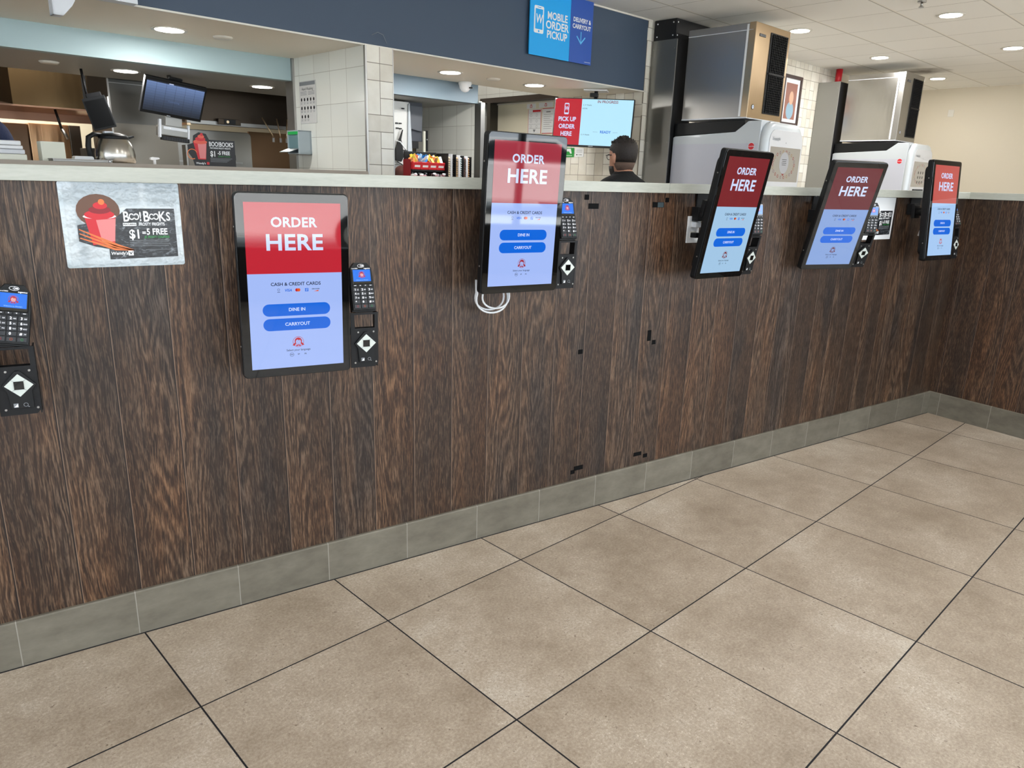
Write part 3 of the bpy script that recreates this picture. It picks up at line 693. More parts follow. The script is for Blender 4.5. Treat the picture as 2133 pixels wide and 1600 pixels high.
# bracket and foot of the menu board
t = Bthing('menu_board', 1.27, 1.72, 2.06, 0, 'foot of a menu board with a pale metal bracket at the top left edge', 'menu board')
m = MB(); m.box((-.80, -.02, .105), (.17, .03, .62), M_lgray, .003); m.build('board_housing', t)
m = MB(); m.rect(-.78, .13, .15, .60, -.022, K_grd); m.build('board_screen', t)
m = MB(); m.prism([(-.195, 0), (-.155, 0), (-.115, .045), (-.10, .07), (-.10, .12), (-.195, .12)], 'y', -.03, -.025, M_lgray, bev=.001); m.box((-.195, -.03, 0), (-.190, .03, .12), M_lgray); m.box((-.195, -.03, 0), (-.155, .03, .006), M_lgray); m.box((-.195, -.03, .10), (.17, .035, .118), M_lgray); m.build('bracket', t)
for xx in (-.15, -.10): 
    m = MB(); m.cyl((xx, -.034, .10), (xx, -.030, .10), .006, M_steel, seg=10); m.build('bolt', t)

# ------------------------------------------------------------------ ceiling lamps
def lamp(a, b, z, label, pw, rad=.078, col=(1, .98, .95)):
    t = empty('ceiling_light', Bp(a, b, z), G); tag(t, label, 'ceiling light', 'round recessed ceiling lights')
    m = MB(); m.lathe([(rad*1.05, 0), (rad*1.28, -.001), (rad*1.28, -.006), (rad*1.0, -.005)], (0, 0, 0), M_trimw, 28); m.build('trim_ring', t)
    m = MB(); m.lathe([(rad*1.02, -.003), (rad*1.0, -.008), (rad*.6, -.0095)], (0, 0, 0), M_light, 28); m.build('lens', t)
    l = bpy.data.lights.new('lamp', 'AREA'); l.shape = 'DISK'; l.size = rad*2; l.energy = pw; l.color = col
    lo = bpy.data.objects.new('lamp', l); COL.objects.link(lo); lo.parent = t; lo.location = (0, 0, -.014)
    return t
def loc_lamp(*a): lamp(*a)
lamp(6.738, 1.01, ZC, 'ceiling light just right of the nearer ice machine', 13)
lamp(8.53, 1.0, ZC, 'ceiling light above the farther ice machine', 13)
lamp(10.44, 1.03, ZC, 'ceiling light farthest right-back, beside the stained ceiling tile', 13)
lamp(6.85, -.155, ZC, 'ceiling light nearest the top right of the frame, near the sprinkler head', 13)
lamp(8.67, -.16, ZC, 'ceiling light close to the right edge of the frame', 13)
for a_, b_, nm in ((4.93, -1.4, 'b'), (3.1, -1.4, 'a'), (6.8, -2.6, 'c'), (8.6, -2.6, 'd'), (1.2, -1.4, 'e')):
    lamp(a_, b_, ZC, {'a': 'ceiling light above the camera, out of frame', 'b': 'out-of-frame ceiling light over the floor right of the camera', 'c': 'out-of-frame ceiling light far right of the camera', 'd': 'out-of-frame ceiling light by the right wall', 'e': 'out-of-frame ceiling light over the first kiosks'}[nm], 13)
lamp(1.785, 2.26, ZS-.004, 'soffit light above the coffee jug', 10, .075)
lamp(3.81, 2.256, ZS-.004, 'soffit light just right of the tiled pier', 10, .075)
lamp(4.708, 2.259, ZS-.004, 'soffit light above the poster notices, left of the pickup screen', 10, .075)
lamp(1.814, 3.17, ZK, 'kitchen ceiling light left of the kitchen monitor', 8, .07)
lamp(2.772, 3.206, ZK, 'kitchen ceiling light above the hanging utensils', 5, .07)
def cover(a, b, z, label):
    m = MB(); m.lathe([(.055, 0), (.055, -.004), (.046, -.012), (.012, -.013)], (0, 0, 0), M_trimw, 24)
    tag(m.build('sprinkler_cover', loc=Bp(a, b, z), rot=(0, 0, G)), label, 'sprinkler cover', 'round sprinkler covers')
cover(2.083, 2.244, ZS-.004, 'flat round cover in the beige soffit beside the coffee jug light')
cover(4.25, 2.26, ZS-.004, 'flat round cover in the beige soffit between two lights')
cover(1.37, 3.146, ZK, 'flat round cover in the grey kitchen ceiling at the far left')
m = MB(); m.cyl((0, 0, 0), (0, 0, -.01), .03, M_steel, seg=20); m.cyl((0, 0, -.01), (0, 0, -.035), .008, M_steel); m.cyl((0, 0, -.04), (0, 0, -.043), .018, M_steel)
m.box((-.014, -.002, -.04), (-.010, .002, -.01), M_steel); m.box((.010, -.002, -.04), (.014, .002, -.01), M_steel)
tag(m.build('ceiling_sprinkler', loc=Bp(6.25, -.14, ZC)), 'small metal sprinkler head on the tiled ceiling at the top of the frame', 'sprinkler')
m = MB(); m.lathe([(.055, 0), (.055, -.018), (.05, -.024), (.044, -.05), (.028, -.072), (.006, -.08)], (0, 0, 0), M_white, 24); m.lathe([(.02, -.0), (.02, -.012)], (.030, -.034, -.040), M_glass, 12)
tag(m.build('dome_camera', loc=Bp(4.26, 2.62, ZS-.004)), 'white dome security camera under the beige soffit by the grey-blue beam', 'camera')

# ------------------------------------------------------------------ drink dispensers and ice machines
M_disp = P('dispenser_white', (196, 202, 206), .28, coat=.4); M_disp2 = P('dispenser_side_grey', (190, 192, 202), .4)
def dispenser(ub, label, scr):
    t = Bthing('drink_dispenser', ub, 1.52, 0, 0, label, 'drink dispenser', 'white drink dispensers')
    W_, B0, V1, V0 = .63, 0.0, -.815, -.872         # local: x 0..W_, y 0 (back) .. V0 (front)
    m = MB()                                       # side profile in (y, z)
    prof = [(B0, 0), (V1, 0), (V1, 1.905), (-.70, 1.905), (-.59, 1.825), (-.02, 1.80), (B0, 1.79)]
    m.prism(prof, 'x', 0, W_, M_disp, bev=.006)
    m.box((-.001, -.808, .2), (0, -.004, 1.735), M_disp2); m.build('cabinet', t)
    m = MB(); m.prism([(-.005, 1.805), (-.60, 1.825), (-.665, 1.89), (-.665, 1.915), (-.005, 1.905)], 'x', .008, W_-.01, M_blk, bev=.004); m.build('ice_chute_cover', t)
    m = MB()                                       # front door with rounded shoulders
    R_ = []
    for yy, ins in ((V1-.002, 0), (V1-.03, .004), (V1-.048, .016), (V0, .034)):
        R_.append([(p[0], yy, p[1]) for p in rr(ins, .05, W_-ins, 1.905-ins*.8, .13, 8)])
    m.rings(R_, M_disp); m.build('front_door', t)
    m = MB()
    m.prism(rr(.045, .9, W_-.025, 1.845, .09, 8), 'y', V0-.006, V0+.004, P('door_panel', (206, 208, 212), .22, coat=.5), bev=.002)
    m.text('freestyle', .15, 1.775, .036, V0-.0075, M_pgrey, .01, sh=.2); m.disc(W_/2, 1.750, .006, V0-.0075, M_pgrey)
    m.box((W_/2-.05, V0-.02, 1.395), (W_/2+.05, V0-.006, 1.402), M_lgray)
    m.build('door_panel', t)
    m = MB(); y = V0-.0066
    m.rect(.070, 1.447, W_-.045, 1.715, y, K_beige)
    c1, c2 = S_('screen_tan', (186, 150, 96), .6), S_('screen_mauve', (150, 130, 140), .6)
    for k in range(22):
        a_ = 2*PI*k/22; xx, zz = W_/2+.185*math.cos(a_), 1.582+.100*math.sin(a_); m.disc(xx, zz, .013, y-.0004, (c1, c2, K_dred)[k % 3] if k % 5 else K_dred, seg=12); m.disc(xx, zz, .008, y-.0006, K_beige, seg=12)
    if scr:
        m.disc(W_/2+.005, 1.595, .078, y-.0008, S_('screen_pale', (196, 198, 202), .7), rz=.085, seg=28); m.flat([(W_/2-.02, 1.515), (W_/2+.005, 1.492), (W_/2+.03, 1.515)], y-.0006, K_dred)
        for k in range(4): m.rect(W_/2-.035+.006*(k % 2), 1.620-.014*k, W_/2+.045-.006*(k % 2), 1.624-.014*k, y-.001, K_grd)
    else:
        for k in range(9): m.disc(W_/2+(-.07, 0, .07)[k % 3], 1.50+.05*(k//3), .016, y-.0008, K_grd, seg=12)
    m.build('touch_screen', t)
    m = MB(); m.M = RZ(-90) @ Matrix.Identity(4)   # round badge on the left side, facing -x
    m.disc(.748, 1.712, .026, -.0022, M_pr, seg=24); m.ring(.748, 1.712, .028, .002, -.0023, M_pw); m.text('Coca-Cola', .748, 1.712, .012, -.0026, M_pw, .02, sh=.25)
    m.build('badge', t)
    return t
def ice(ub, label, fm, sm):
    t = Bthing('ice_machine', ub, .86, 1.935, 0, label, 'ice machine', 'ice machines on the dispensers')
    W_, D_, H_ = .56, .61, .70
    m = MB(); m.box((0, .02, 0), (W_, D_, H_), sm, .003); m.box((-.002, .02, H_-.055), (.0, D_, H_-.050), M_lgray); m.box((-.003, .0, -.006), (W_, D_, .004), M_lgray)
    m.build('cabinet', t)
    m = MB(); m.box((-.002, -.002, .0), (W_+.002, .055, H_+.002), fm, .004); m.build('front_panel', t)
    m = MB(); m.box((-.0035, .058, .01), (-.0015, .075, H_-.01), M_pw)
    m.build('sealant_bead', t)
    m = MB(); x0_, x1_ = .235, .525; m.box((x0_, -.008, .045), (x1_, -.001, .655), M_blk, .003)
    for k in range(34):
        if k == 17: continue
        z_ = .060+.0172*k; m.prism([(-.016, z_), (-.008, z_+.010), (-.008, z_)], 'x', x0_+.02, x1_-.02, M_blk2)
    for k in range(9): m.box((x0_+.03+.028*k, -.0165, .055), (x0_+.033+.028*k, -.008, .645), M_blk)
    m.box((x0_+.01, -.016, .345), (x1_-.01, -.007, .360), M_blk); m.build('air_grille', t)
    m = MB(); m.box((.06, -.006, .605), (.155, -.001, .625), M_pk); m.box((.064, -.0066, .608), (.151, -.005, .622), M_pgrey); m.text('HOSHIZAKI', .108, .615, .013, -.0075, M_pk, .01); m.build('name_plate', t)
    m = MB(); m.disc(.075, .085, .020, -.0045, M_pk, seg=20); m.disc(.075, .085, .016, -.0050, M_lgray, seg=20); m.text('H', .075, .085, .02, -.0055, M_pbl, .02); m.build('emblem', t)
    return t
M_strip = M_white
dispenser(5.69, 'white drink dispenser under the ice machine with the champagne-coloured front', True)
dispenser(8.91, 'white drink dispenser behind the tilted kiosk, under the farther ice machine', False)
ice(5.72, 'large ice machine with champagne-coloured front on the nearer drink dispenser', M_bronze, M_steel)
ice(8.94, 'ice machine with shiny wavy steel side on the farther drink dispenser', M_steel, M_steelw)
def panel(ub, mt, label):
    t = Bthing('splash_panel', ub, 1.52, 0, 0, label, 'panel', 'steel side panels by the dispensers')
    m = MB(); m.box((0, 0, 0), (.012, .25, 2.57), mt, .001)
    for z_ in (.3, 1.2, 1.75, 2.5):
        for y_ in (.02, .23): m.cyl((-.002, y_, z_), (0, y_, z_), .004, M_steel, seg=8)
    m.build('steel_sheet', t)
    m = MB(); m.box((.012, .012, 0), (.30, .05, 2.57), P('black_duct', (12, 12, 15), .6)); m.build('black_gap_strip', t)  # black sheet standing in for the dark gap beside the machine
panel(5.63, M_steeld, 'tall brushed steel panel between tiled wall end and nearer dispenser')
panel(8.85, P('painted_grey_panel', (150, 149, 144), .45, .5), 'tall grey panel between tiled wall and farther dispenser')
m = MB(); m.box((0, 0, 0), (.62, .22, .158), P('black_duct', (12, 12, 15), .6), .002)
for (a_, b_) in ((.0, .03), (.0, .19), (.0, .03)):
    for z_ in (.03, .13): m.cyl((-.003, b_, z_), (0, b_, z_), .006, M_pw, seg=8)
for z_ in (.03, .13): m.cyl((.02, -.003, z_), (.02, 0, z_), .006, M_pw, seg=8)
tag(m.build('duct_box', loc=Bp(5.645, 1.548, 2.573), rot=(0, 0, G)), 'black riveted duct box under the ceiling above the steel panel', 'duct')
m = MB(); m.cyl((0, 0, 0), (0, 0, .20), .036, M_pr, seg=20); m.cyl((0, 0, 0), (0, 0, .02), .046, M_pdr, seg=20)
tag(m.build('red_pipe', loc=Bp(9.10, 1.66, 2.534)), 'red pipe rising to the ceiling above the far grey panel', 'pipe')
# framed picture on the tiled wall: a plain abstract stand-in
t = Bthing('framed_picture', 8.22, 1.775, 2.32, 0, 'dark-framed picture on the tiled wall, partly behind the nearer ice machine', 'picture')
m = MB(); fr_ = P('frame_brown', (66, 48, 44), .45)
for a_, b_ in (((-.21, -.02, -.26), (.21, 0, -.225)), ((-.21, -.02, .225), (.21, 0, .26)), ((-.21, -.02, -.225), (-.175, 0, .225)), ((.175, -.02, -.225), (.21, 0, .225))): m.box(a_, b_, fr_, .002)
m.build('frame', t)
m = MB(); m.box((-.175, -.006, -.225), (.175, 0, .225), M_pw); m.rect(-.13, -.19, .13, .18, -.0064, P('picture_rust', (148, 100, 86), .5)); m.disc(.0, -.10, .085, -.0068, P('picture_blue', (138, 168, 186), .5), rz=.09); m.disc(.01, .03, .05, -.0070, P('picture_sand', (204, 164, 138), .5), rz=.07)
m.build('print', t)
m = MB(); m.box((-.001, -.035, -.045), (-.008, .035, .045), M_trimw, .003)
tag(m.build('wall_sensor', loc=Bp(UR, 1.145, 2.42), rot=(0, 0, G)), 'small beige box high on the cream wall', 'sensor')

# ------------------------------------------------------------------ pickup screen, notices and stickers
t = empty('pickup_screen', (0, 0, 0), mat=Matrix.Translation(Bp(5.165, 1.995, 1.888)) @ Matrix.Rotation(math.radians(-59.5)+G, 4, 'Z') @ Matrix.Rotation(math.radians(-3), 4, 'X') @ Matrix.Rotation(math.radians(1.5), 4, 'Y'))
tag(t, 'wall television with red pick-up panel and pale blue order list', 'screen')
m = MB(); m.box((-.345, 0, -.199), (.345, .035, .199), M_blk, .003); m.build('housing', t)
m = MB(); y = -.0008
m.rect(-.337, -.184, -.105, .192, y, K_red); m.rect(-.105, -.184, .337, .192, y, K_lg)
m.prism(rr(-.254, .064, -.214, .156, .008), 'y', -.002, -.001, K_wt); m.rect(-.249, .078, -.219, .146, -.0026, K_red); m.text('W', -.234, .112, .046, -.0032, K_wt, .02, sx=.7, sh=.15)
m.text('PICK UP', -.224, .024, .050, -.0015, K_wt, .03, sx=.86); m.text('ORDER', -.224, -.036, .050, -.0015, K_wt, .03, sx=.86); m.text('HERE', -.224, -.096, .050, -.0015, K_wt, .03, sx=.86)
m.text('IN PROGRESS', .118, .172, .031, -.0015, K_dred, .015, sx=.95); m.text('C. P. Mobile', -.055, .143, .015, -.0015, K_dk, 0); m.text('KEVIN', -.075, .115, .015, -.0015, K_dk, 0)
m.text('READY', .118, -.072, .030, -.0015, K_bl, .02); m.rect(.01, -.073, .05, -.0715, -.0015, K_gr); m.rect(.182, -.073, .225, -.0715, -.0015, K_gr); m.text('C. P. Mobile', -.055, -.098, .015, -.0015, K_dk, 0)
m.build('display', t)
m = MB(); m.text('SAMSUNG', 0, -.192, .009, -.0008, M_lgray, .01); m.build('logo', t)
m = MB(); m.box((-.05, .035, -.05), (.05, .06, .05), M_blk); m.cyl((0, .05, 0), (0, .05, .262), .016, M_blk); m.box((-.10, .0, .262), (.10, .10, .272), M_white); m.box((-.045, .01, .215), (.02, .06, .245), M_blk); m.build('ceiling_mount', t)

def Uface(name, b, z, label, cat, group=None, uu=5.655):      # things on the side wall: local x runs towards smaller v
    return tag(empty(name, Bp(uu, b, z), G - PI/2), label, cat, group)
def notice(name, b, z, wd, hg, label, cat, fn, group='notices by the staff window', uu=5.655):
    m = MB(); m.box((-wd/2, -.003, -hg/2), (wd/2, 0, hg/2), M_pw); fn(m, wd, hg)
    o = m.build(name, loc=Bp(uu, b, z), rot=(0, 0, G-PI/2)); tag(o, label, cat, group)
def f_head(m, a, b): girl(m, 0, .0, .018, -.0036, M_pr, M_pw)
def f_form(m, a, b):
    m.rect(-a/2, -b/2, -a/2+.004, b/2, -.0034, M_pr); m.rect(a/2-.006, -b/2, a/2, b/2, -.0034, M_pr); m.rect(-.03, b/2-.028, a/2-.01, b/2-.008, -.0036, M_pr)
    for k in range(3):
        zz = b/2-.05-.055*k; m.rect(-a/2+.012, zz+.014, a/2-.012, zz+.0155, -.0034, M_pgrey)
        for xx in (-.05, .03): m.ring(xx, zz-.008, .013, .002, -.0036, M_pgrey, seg=12)
    m.rect(-a/2+.012, -b/2+.05, a/2-.012, -b/2+.052, -.0034, M_pgrey); m.flat([(-.02, -b/2+.04), (.02, -b/2+.04), (0, -b/2+.01)], -.0036, M_pgrey)
def f_text(m, a, b):
    m.rect(-a/2, b/2-.006, a/2, b/2, -.0034, M_pr); m.rect(-a/2, -b/2, a/2, -b/2+.006, -.0034, M_pr); m.rect(-.03, b/2-.04, .03, b/2-.03, -.0034, M_pgrey)
    for k in range(8): m.rect(-a/2+.02, b/2-.06-.019*k, a/2-.02-.02*(k % 3), b/2-.057-.019*k, -.0034, M_pgrey)
uo = .06
notice('notice_header', 3.240, 2.120, .125, .046, 'small white card with round red emblem above the left notice', 'notice', f_head, uu=5.66)
notice('notice_header', 3.035, 2.124, .19, .046, 'small white card with round red emblem above the right notice', 'notice', f_head, uu=5.66)
notice('notice_sheet', 3.185, 1.972, .185, .235, 'printed notice with round pictures and a red title bar beside the staff window', 'notice', f_form, uu=5.66)
notice('notice_sheet', 2.995, 1.972, .165, .240, 'red-bordered notice of small text left of the pickup screen', 'notice', f_text, uu=5.66)
def f_gr(m, a, b):
    m.rect(-a/2, -b/2, a/2, b/2, -.0034, M_pgreen); m.flat([(-.03, .035), (.02, .035), (.035, -.01), (.015, -.01), (0, .01), (-.03, .01)], -.0038, M_pw); m.rect(-.04, -.03, .04, -.026, -.0038, M_pw)
def f_wg(m, a, b):
    for k in range(4): m.rect(-a/2+.015, b/2-.016-.008*k, a/2-.015, b/2-.014-.008*k, -.0034, M_pgrey)
    m.disc(-.03, -.02, .007, -.0036, M_pk); m.text('Kidde', .012, -.02, .018, -.0036, M_pk)
def f_bk(m, a, b): m.rect(-a/2, -b/2, a/2, b/2, -.0034, M_pk); m.text('AS', .02, 0, .03, -.0038, M_pw, .02)
notice('wall_sticker', 2.60, 1.665, .13, .085, 'green sticker on the tiles below the pickup screen', 'sticker', f_gr, 'stickers under the pickup screen', uu=5.557)
notice('wall_sticker', 2.47, 1.665, .105, .080, 'white sticker with grey print beside the green sticker', 'sticker', f_wg, 'stickers under the pickup screen', uu=5.557)
notice('wall_sticker', 1.925, 1.485, .06, .075, 'small black sign with white letters behind the man in black', 'sign', f_bk, None, uu=5.557)
# things on the tiled pier side (u = 2.752)
m = MB(); m.box((-.112, -.002, -.137), (.112, 0, .137), P('notice_sleeve', (210, 210, 208), .2, coat=.4)); m.rect(-.105, .108, .105, .132, -.0024, M_pgrey)
m.text('Hand Washing', 0, .085, .026, -.0024, M_pk, 0)
for r_ in range(3): m.rect(-.095, .066-.009*r_, -.01, .069-.009*r_, -.0024, M_pgrey); m.rect(.01, .066-.009*r_, .095, .069-.009*r_, -.0024, M_pgrey)
for r_ in range(3):
    for c_ in range(5 if r_ < 2 else 3):
        xx, zz = -.085+.042*c_, .018-.055*r_; m.disc(xx, zz, .010, -.0024, M_pk, rz=.012, seg=9); m.rect(xx-.013, zz-.020, xx+.013, zz-.017, -.0024, M_pgrey); m.rect(xx-.013, zz-.028, xx+.010, zz-.025, -.0024, M_pgrey)
o = m.build('handwash_notice', loc=Bp(2.750, 2.485, 1.872), rot=(0, 0, G-PI/2)); tag(o, 'laminated instruction sheet with rows of small drawings on the tiled pier', 'notice')
t = empty('paper_dispenser', Bp(2.752, 2.50, 1.53), G-PI/2); tag(t, 'grey wall dispenser with open front flap on the tiled pier', 'dispenser')
m = MB(); gm = P('dispenser_grey', (166, 178, 184), .4)
m.box((.03, -.10, 0), (.037, 0, .155), gm, .002); m.box((-.12, -.10, 0), (-.113, 0, .155), gm); m.box((-.12, -.10, .148), (.037, 0, .155), gm); m.box((-.12, -.10, 0), (.037, 0, .007), gm); m.box((-.12, -.012, .0), (.037, 0, .155), gm)
m.build('casing', t)
m = MB(); m.box((-.112, -.099, .128), (.030, -.094, .150), P('green_strip', (30, 170, 80), .5)); m.box((-.112, -.092, .03), (.030, -.088, .13), P('teal_window', (96, 128, 134), .3)); m.build('window_strip', t)
m = MB(); m.prism([(-.10, .034), (-.165, .008), (-.168, .012), (-.102, .038)], 'x', -.112, .030, P('flap_grey', (126, 134, 138), .5)); m.build('front_flap', t)

# ------------------------------------------------------------------ things on the kitchen ledge (top z = 1.428)
ZL = 1.428
def L(name, a, b, label, cat, group=None, rz=0, z=ZL): return Bthing(name, a, b, z, rz, label, cat, group)
t = L('coffee_jug', 1.372, 2.06, 'stainless steel coffee jug with black lid and handle on the kitchen ledge', 'coffee jug')
m = MB(); m.lathe([(.092, 0), (.097, .010), (.096, .05), (.088, .09), (.070, .122), (.064, .132)], (0, 0, 0), P('jug_steel', (196, 192, 184), .24, 1), 32); m.build('body', t)
m = MB(); m.lathe([(.068, .118), (.074, .126), (.066, .143), (.045, .150), (.03, .153)], (0, 0, 0), M_blk, 28); m.prism([(.03, .128), (.095, .143), (.098, .136), (.06, .120)], 'y', -.022, .022, M_blk, bev=.002); m.build('lid', t)
m = MB(); m.box((-.045, -.018, .150), (-.002, .018, .160), M_lgray, .002); m.build('thumb_lever', t)
m = MB(); m.tube([(-.055, 0, .138), (-.095, -.005, .142), (-.122, -.01, .125), (-.128, -.012, .08), (-.124, -.012, .03), (-.108, -.01, .008), (-.09, -.005, .012)], [.010, .012, .013, .014, .014, .012, .009], M_blk, 10); m.build('handle', t)
t = L('container_stack', .88, 2.02, 'stack of clear and white plastic containers at the far left of the ledge', 'containers')
for k, (z0_, h_, mt) in enumerate(((0, .028, P('milky_plastic', (226, 228, 214), .4)), (.028, .022, M_lgray), (.050, .018, M_white), (.068, .022, M_white))):
    m = MB(); m.box((-.10+.002*k, -.05, z0_), (.07-.006*k, .06, z0_+h_-.001), mt, .005); m.build('container', t)
m = MB(); m.box((-.052, -.03, 0), (.052, .05, .092), P('cream_box', (226, 228, 212), .5), .002); m.box((-.05, -.028, .090), (.05, .048, .0925), M_white); o = m.build('carton', loc=Bp(1.070, 2.02, ZL), rot=(0, 0, G)); tag(o, 'upright pale carton on the ledge between containers and coffee jug', 'carton')
t = L('metal_tray', 1.175, 1.93, 'shallow steel tray on the ledge in front of the coffee jug', 'tray')
m = MB(); m.box((-.135, -.04, 0), (.13, .05, .010), M_steeld, .002); m.box((-.137, -.042, .010), (.132, .052, .014), M_steel, .001); m.build('pan', t)
m = MB(); m.disc(.118, .007, .007, -.0425, M_pk, seg=14); m.disc(.118, .007, .0048, -.043, M_pw, seg=14); m.build('round_mark', t)
m = MB(); m.prism(rr(-.045, 0, .045, .030, .010), 'y', -.03, .03, M_white, bev=.003); o = m.build('lid_box', loc=Bp(1.215, 2.06, ZL), rot=(0, 0, G)); tag(o, 'small rounded white box behind the tray', 'box')
t = L('pump_bottle', 1.555, 2.02, 'white pump top standing alone on the ledge right of the coffee jug', 'pump')
m = MB(); m.cyl((0, 0, 0), (0, 0, .026), .0075, M_white); m.build('stem', t)
m = MB(); m.prism([(-.024, .026), (-.022, .034), (-.008, .038), (.020, .037), (.026, .032), (.022, .028), (.004, .024), (-.012, .022)], 'y', -.010, .010, M_white, bev=.002); m.build('pump_head', t)
t = L('display_card', 1.845, 1.93, 'black cardboard promotional card with a red tub cut-out, standing on the ledge', 'card')
m = MB(); m.prism([(-.108, 0), (.125, 0), (.125, .142), (-.02, .142), (-.035, .172), (-.075, .178), (-.105, .16), (-.11, .12), (-.14, .11), (-.138, .07), (-.118, .04)], 'y', 0, .003, M_pk)
m.box((-.02, .003, 0), (.06, .05, .003), M_pk); m.build('card_board', t)
m = MB(); y = -.0006
m.flat([(-.108, .125), (-.035, .125), (-.045, .035), (-.088, .035)], y, M_pr); m.flat([(-.085, .118), (-.037, .120), (-.046, .04), (-.078, .04)], y-.0002, P('print_pink', (224, 132, 132), .45))
m.disc(-.070, .128, .038, y-.0004, P('print_coral', (226, 92, 70), .45), rz=.012); m.disc(-.068, .143, .028, y-.0005, M_pr, rz=.011); m.disc(-.064, .156, .018, y-.0006, P('print_coral', (226, 92, 70), .45), rz=.010); m.disc(-.060, .167, .008, y-.0007, M_pr)
m.ring(-.118, .062, .028, .004, y-.0006, M_porange, seg=18, a0=.3, a1=5.2)
m.text('BOO!BOOKS', .046, .118, .034, y-.0005, M_pw, .02, sx=.70); m.text('FEATURING FROSTY FRIGHTS', .04, .098, .011, y-.0005, M_pw, .02, sx=.8); m.text('$1', -.003, .066, .040, y-.0005, M_pw, .03, sx=.8); m.text('-5 FREE', .058, .072, .027, y-.0005, M_pw, .03, sx=.82); m.text('JR. FROSTY COUPONS', .06, .054, .008, y-.0005, M_pgreen, .02, sx=.85)
for k in range(4): m.rect(-.02, .042-.006*k, .105-.01*k, .044-.006*k, y-.0004, M_pgrey)
m.text("Wendy's", -.075, .014, .015, y-.0005, M_pw, .02); m.rect(-.042, .008, -.028, .022, y-.0004, M_pr)
m.build('printed_face', t)

# ------------------------------------------------------------------ kitchen
t = Bthing('kitchen_monitor', 2.09, 3.12, 1.862, 0, 'black kitchen order monitor hanging from the grey ceiling', 'monitor')
T = Matrix.Rotation(math.radians(24), 4, 'X') @ Matrix.Rotation(math.radians(6.5), 4, 'Y')
m = MB(); m.M = T; m.box((-.205, 0, -.122), (.205, .03, .122), M_blk, .003); m.box((-.03, -.001, -.120), (-.006, 0, -.116), M_lgray); m.box((-.05, .02, .12), (.04, .035, .14), M_blk, .002); m.build('monitor_housing', t)
m = MB(); m.M = T
for i in range(12):
    z0_, z1_ = -.102+.017*i, -.102+.017*(i+1); q_ = i/11
    m.rect(-.192, z0_, .192, z1_, -.0008, P('monitor_shade_%d' % i, (6, 6, 8), .12, emit=tuple(int(a+(b-a)*q_) for a, b in zip((44, 52, 66), (122, 148, 200))), es=.75))
for k in range(1, 6): m.rect(-.192+.064*k-.0006, -.102, -.192+.064*k+.0006, .102, -.0012, K_grd)
m.rect(-.192, .095, .192, .102, -.0013, K_grd); m.rect(-.05, .096, -.02, .101, -.0016, K_wt); m.text('Connecting', .0, -.02, .016, -.0014, K_gr, 0)
m.build('display', t)
m = MB(); m.cyl((0, .02, .05), (0, .06, .16), .014, M_steeld); m.build('hanging_pole', t)
t = Bthing('keypad_unit', 2.10, 3.17, 1.635, 0, 'small metal keypad unit slung below the kitchen monitor', 'keypad')
m = MB(); m.M = Matrix.Rotation(math.radians(5), 4, 'Y'); m.box((-.10, 0, -.012), (.09, .10, .055), M_steeld, .004); m.box((-.085, -.004, .028), (.075, 0, .046), M_lgray); m.cyl((-.04, -.006, .037), (-.04, -.003, .037), .004, M_pw); m.box((-.115, -.01, -.03), (-.10, .02, .09), M_lgray, .003); m.box((.078, -.01, -.03), (.09, .02, .075), M_lgray, .003); m.box((-.06, .03, .05), (.05, .05, .14), M_steeld); m.build('casing', t)
m = MB(); m.M = Matrix.Rotation(math.radians(5), 4, 'Y'); m.box((-.10, -.02, -.045), (.085, .02, -.018), M_blk, .003)
for k in range(10): 
    for j in range(2): m.box((-.088+.0165*k, -.022, -.043+.012*j), (-.076+.0165*k, -.019, -.034+.012*j), M_key)
m.build('key_row', t)
t = Bthing('side_monitor', 1.66, 3.30, 1.752, 0, 'small tilted dark monitor hanging above the coffee jug, screen off', 'monitor')
T = Matrix.Rotation(math.radians(-22), 4, 'Z') @ Matrix.Rotation(math.radians(6), 4, 'X') @ Matrix.Rotation(math.radians(-15), 4, 'Y')
m = MB(); m.M = T; m.box((-.070, 0, -.105), (.070, .03, .10), M_blk, .003); m.rect(-.062, -.092, .062, .082, -.0008, P('dim_screen', (20, 21, 22), .7, spec=.1)); m.build('monitor_housing', t)
m = MB(); m.M = T; m.box((-.04, .03, .06), (.05, .07, .125), M_blk2, .003); m.M = Matrix.Identity(4); m.cyl((-.045, .05, .08), (-.065, .05, .268), .008, M_blk2); m.build('ceiling_bracket', t)
m = MB(); m.box((.075, .05, -.05), (.082, .08, .11), M_pw); m.build('paper_strip', t)

# tall steel cabinet panel behind the kitchen monitor, its bright edge trim
t = Bthing('steel_partition', 1.875, 3.80, 0, 0, 'large brushed steel cabinet side behind the kitchen monitor', 'cabinet')
m = MB(); m.box((.0, 0, 0), (.46, .5, 1.72), P('steel_warm', (128, 122, 112), .32, 1, bump=.25, bscale=2.4, bstretch=(1.5, 1, .6))); m.box((.0, 0, 1.72), (.50, .5, 2.6), P('steel_warm2', (104, 102, 98), .32, 1, bump=.25, bscale=2.4)); m.build('cabinet_body', t)
m = MB(); m.box((-.006, -.012, 0), (.006, .0, 2.2), M_steel); m.box((.0, -.006, 1.995), (.50, 0, 2.0), M_steel); m.build('edge_trim', t)
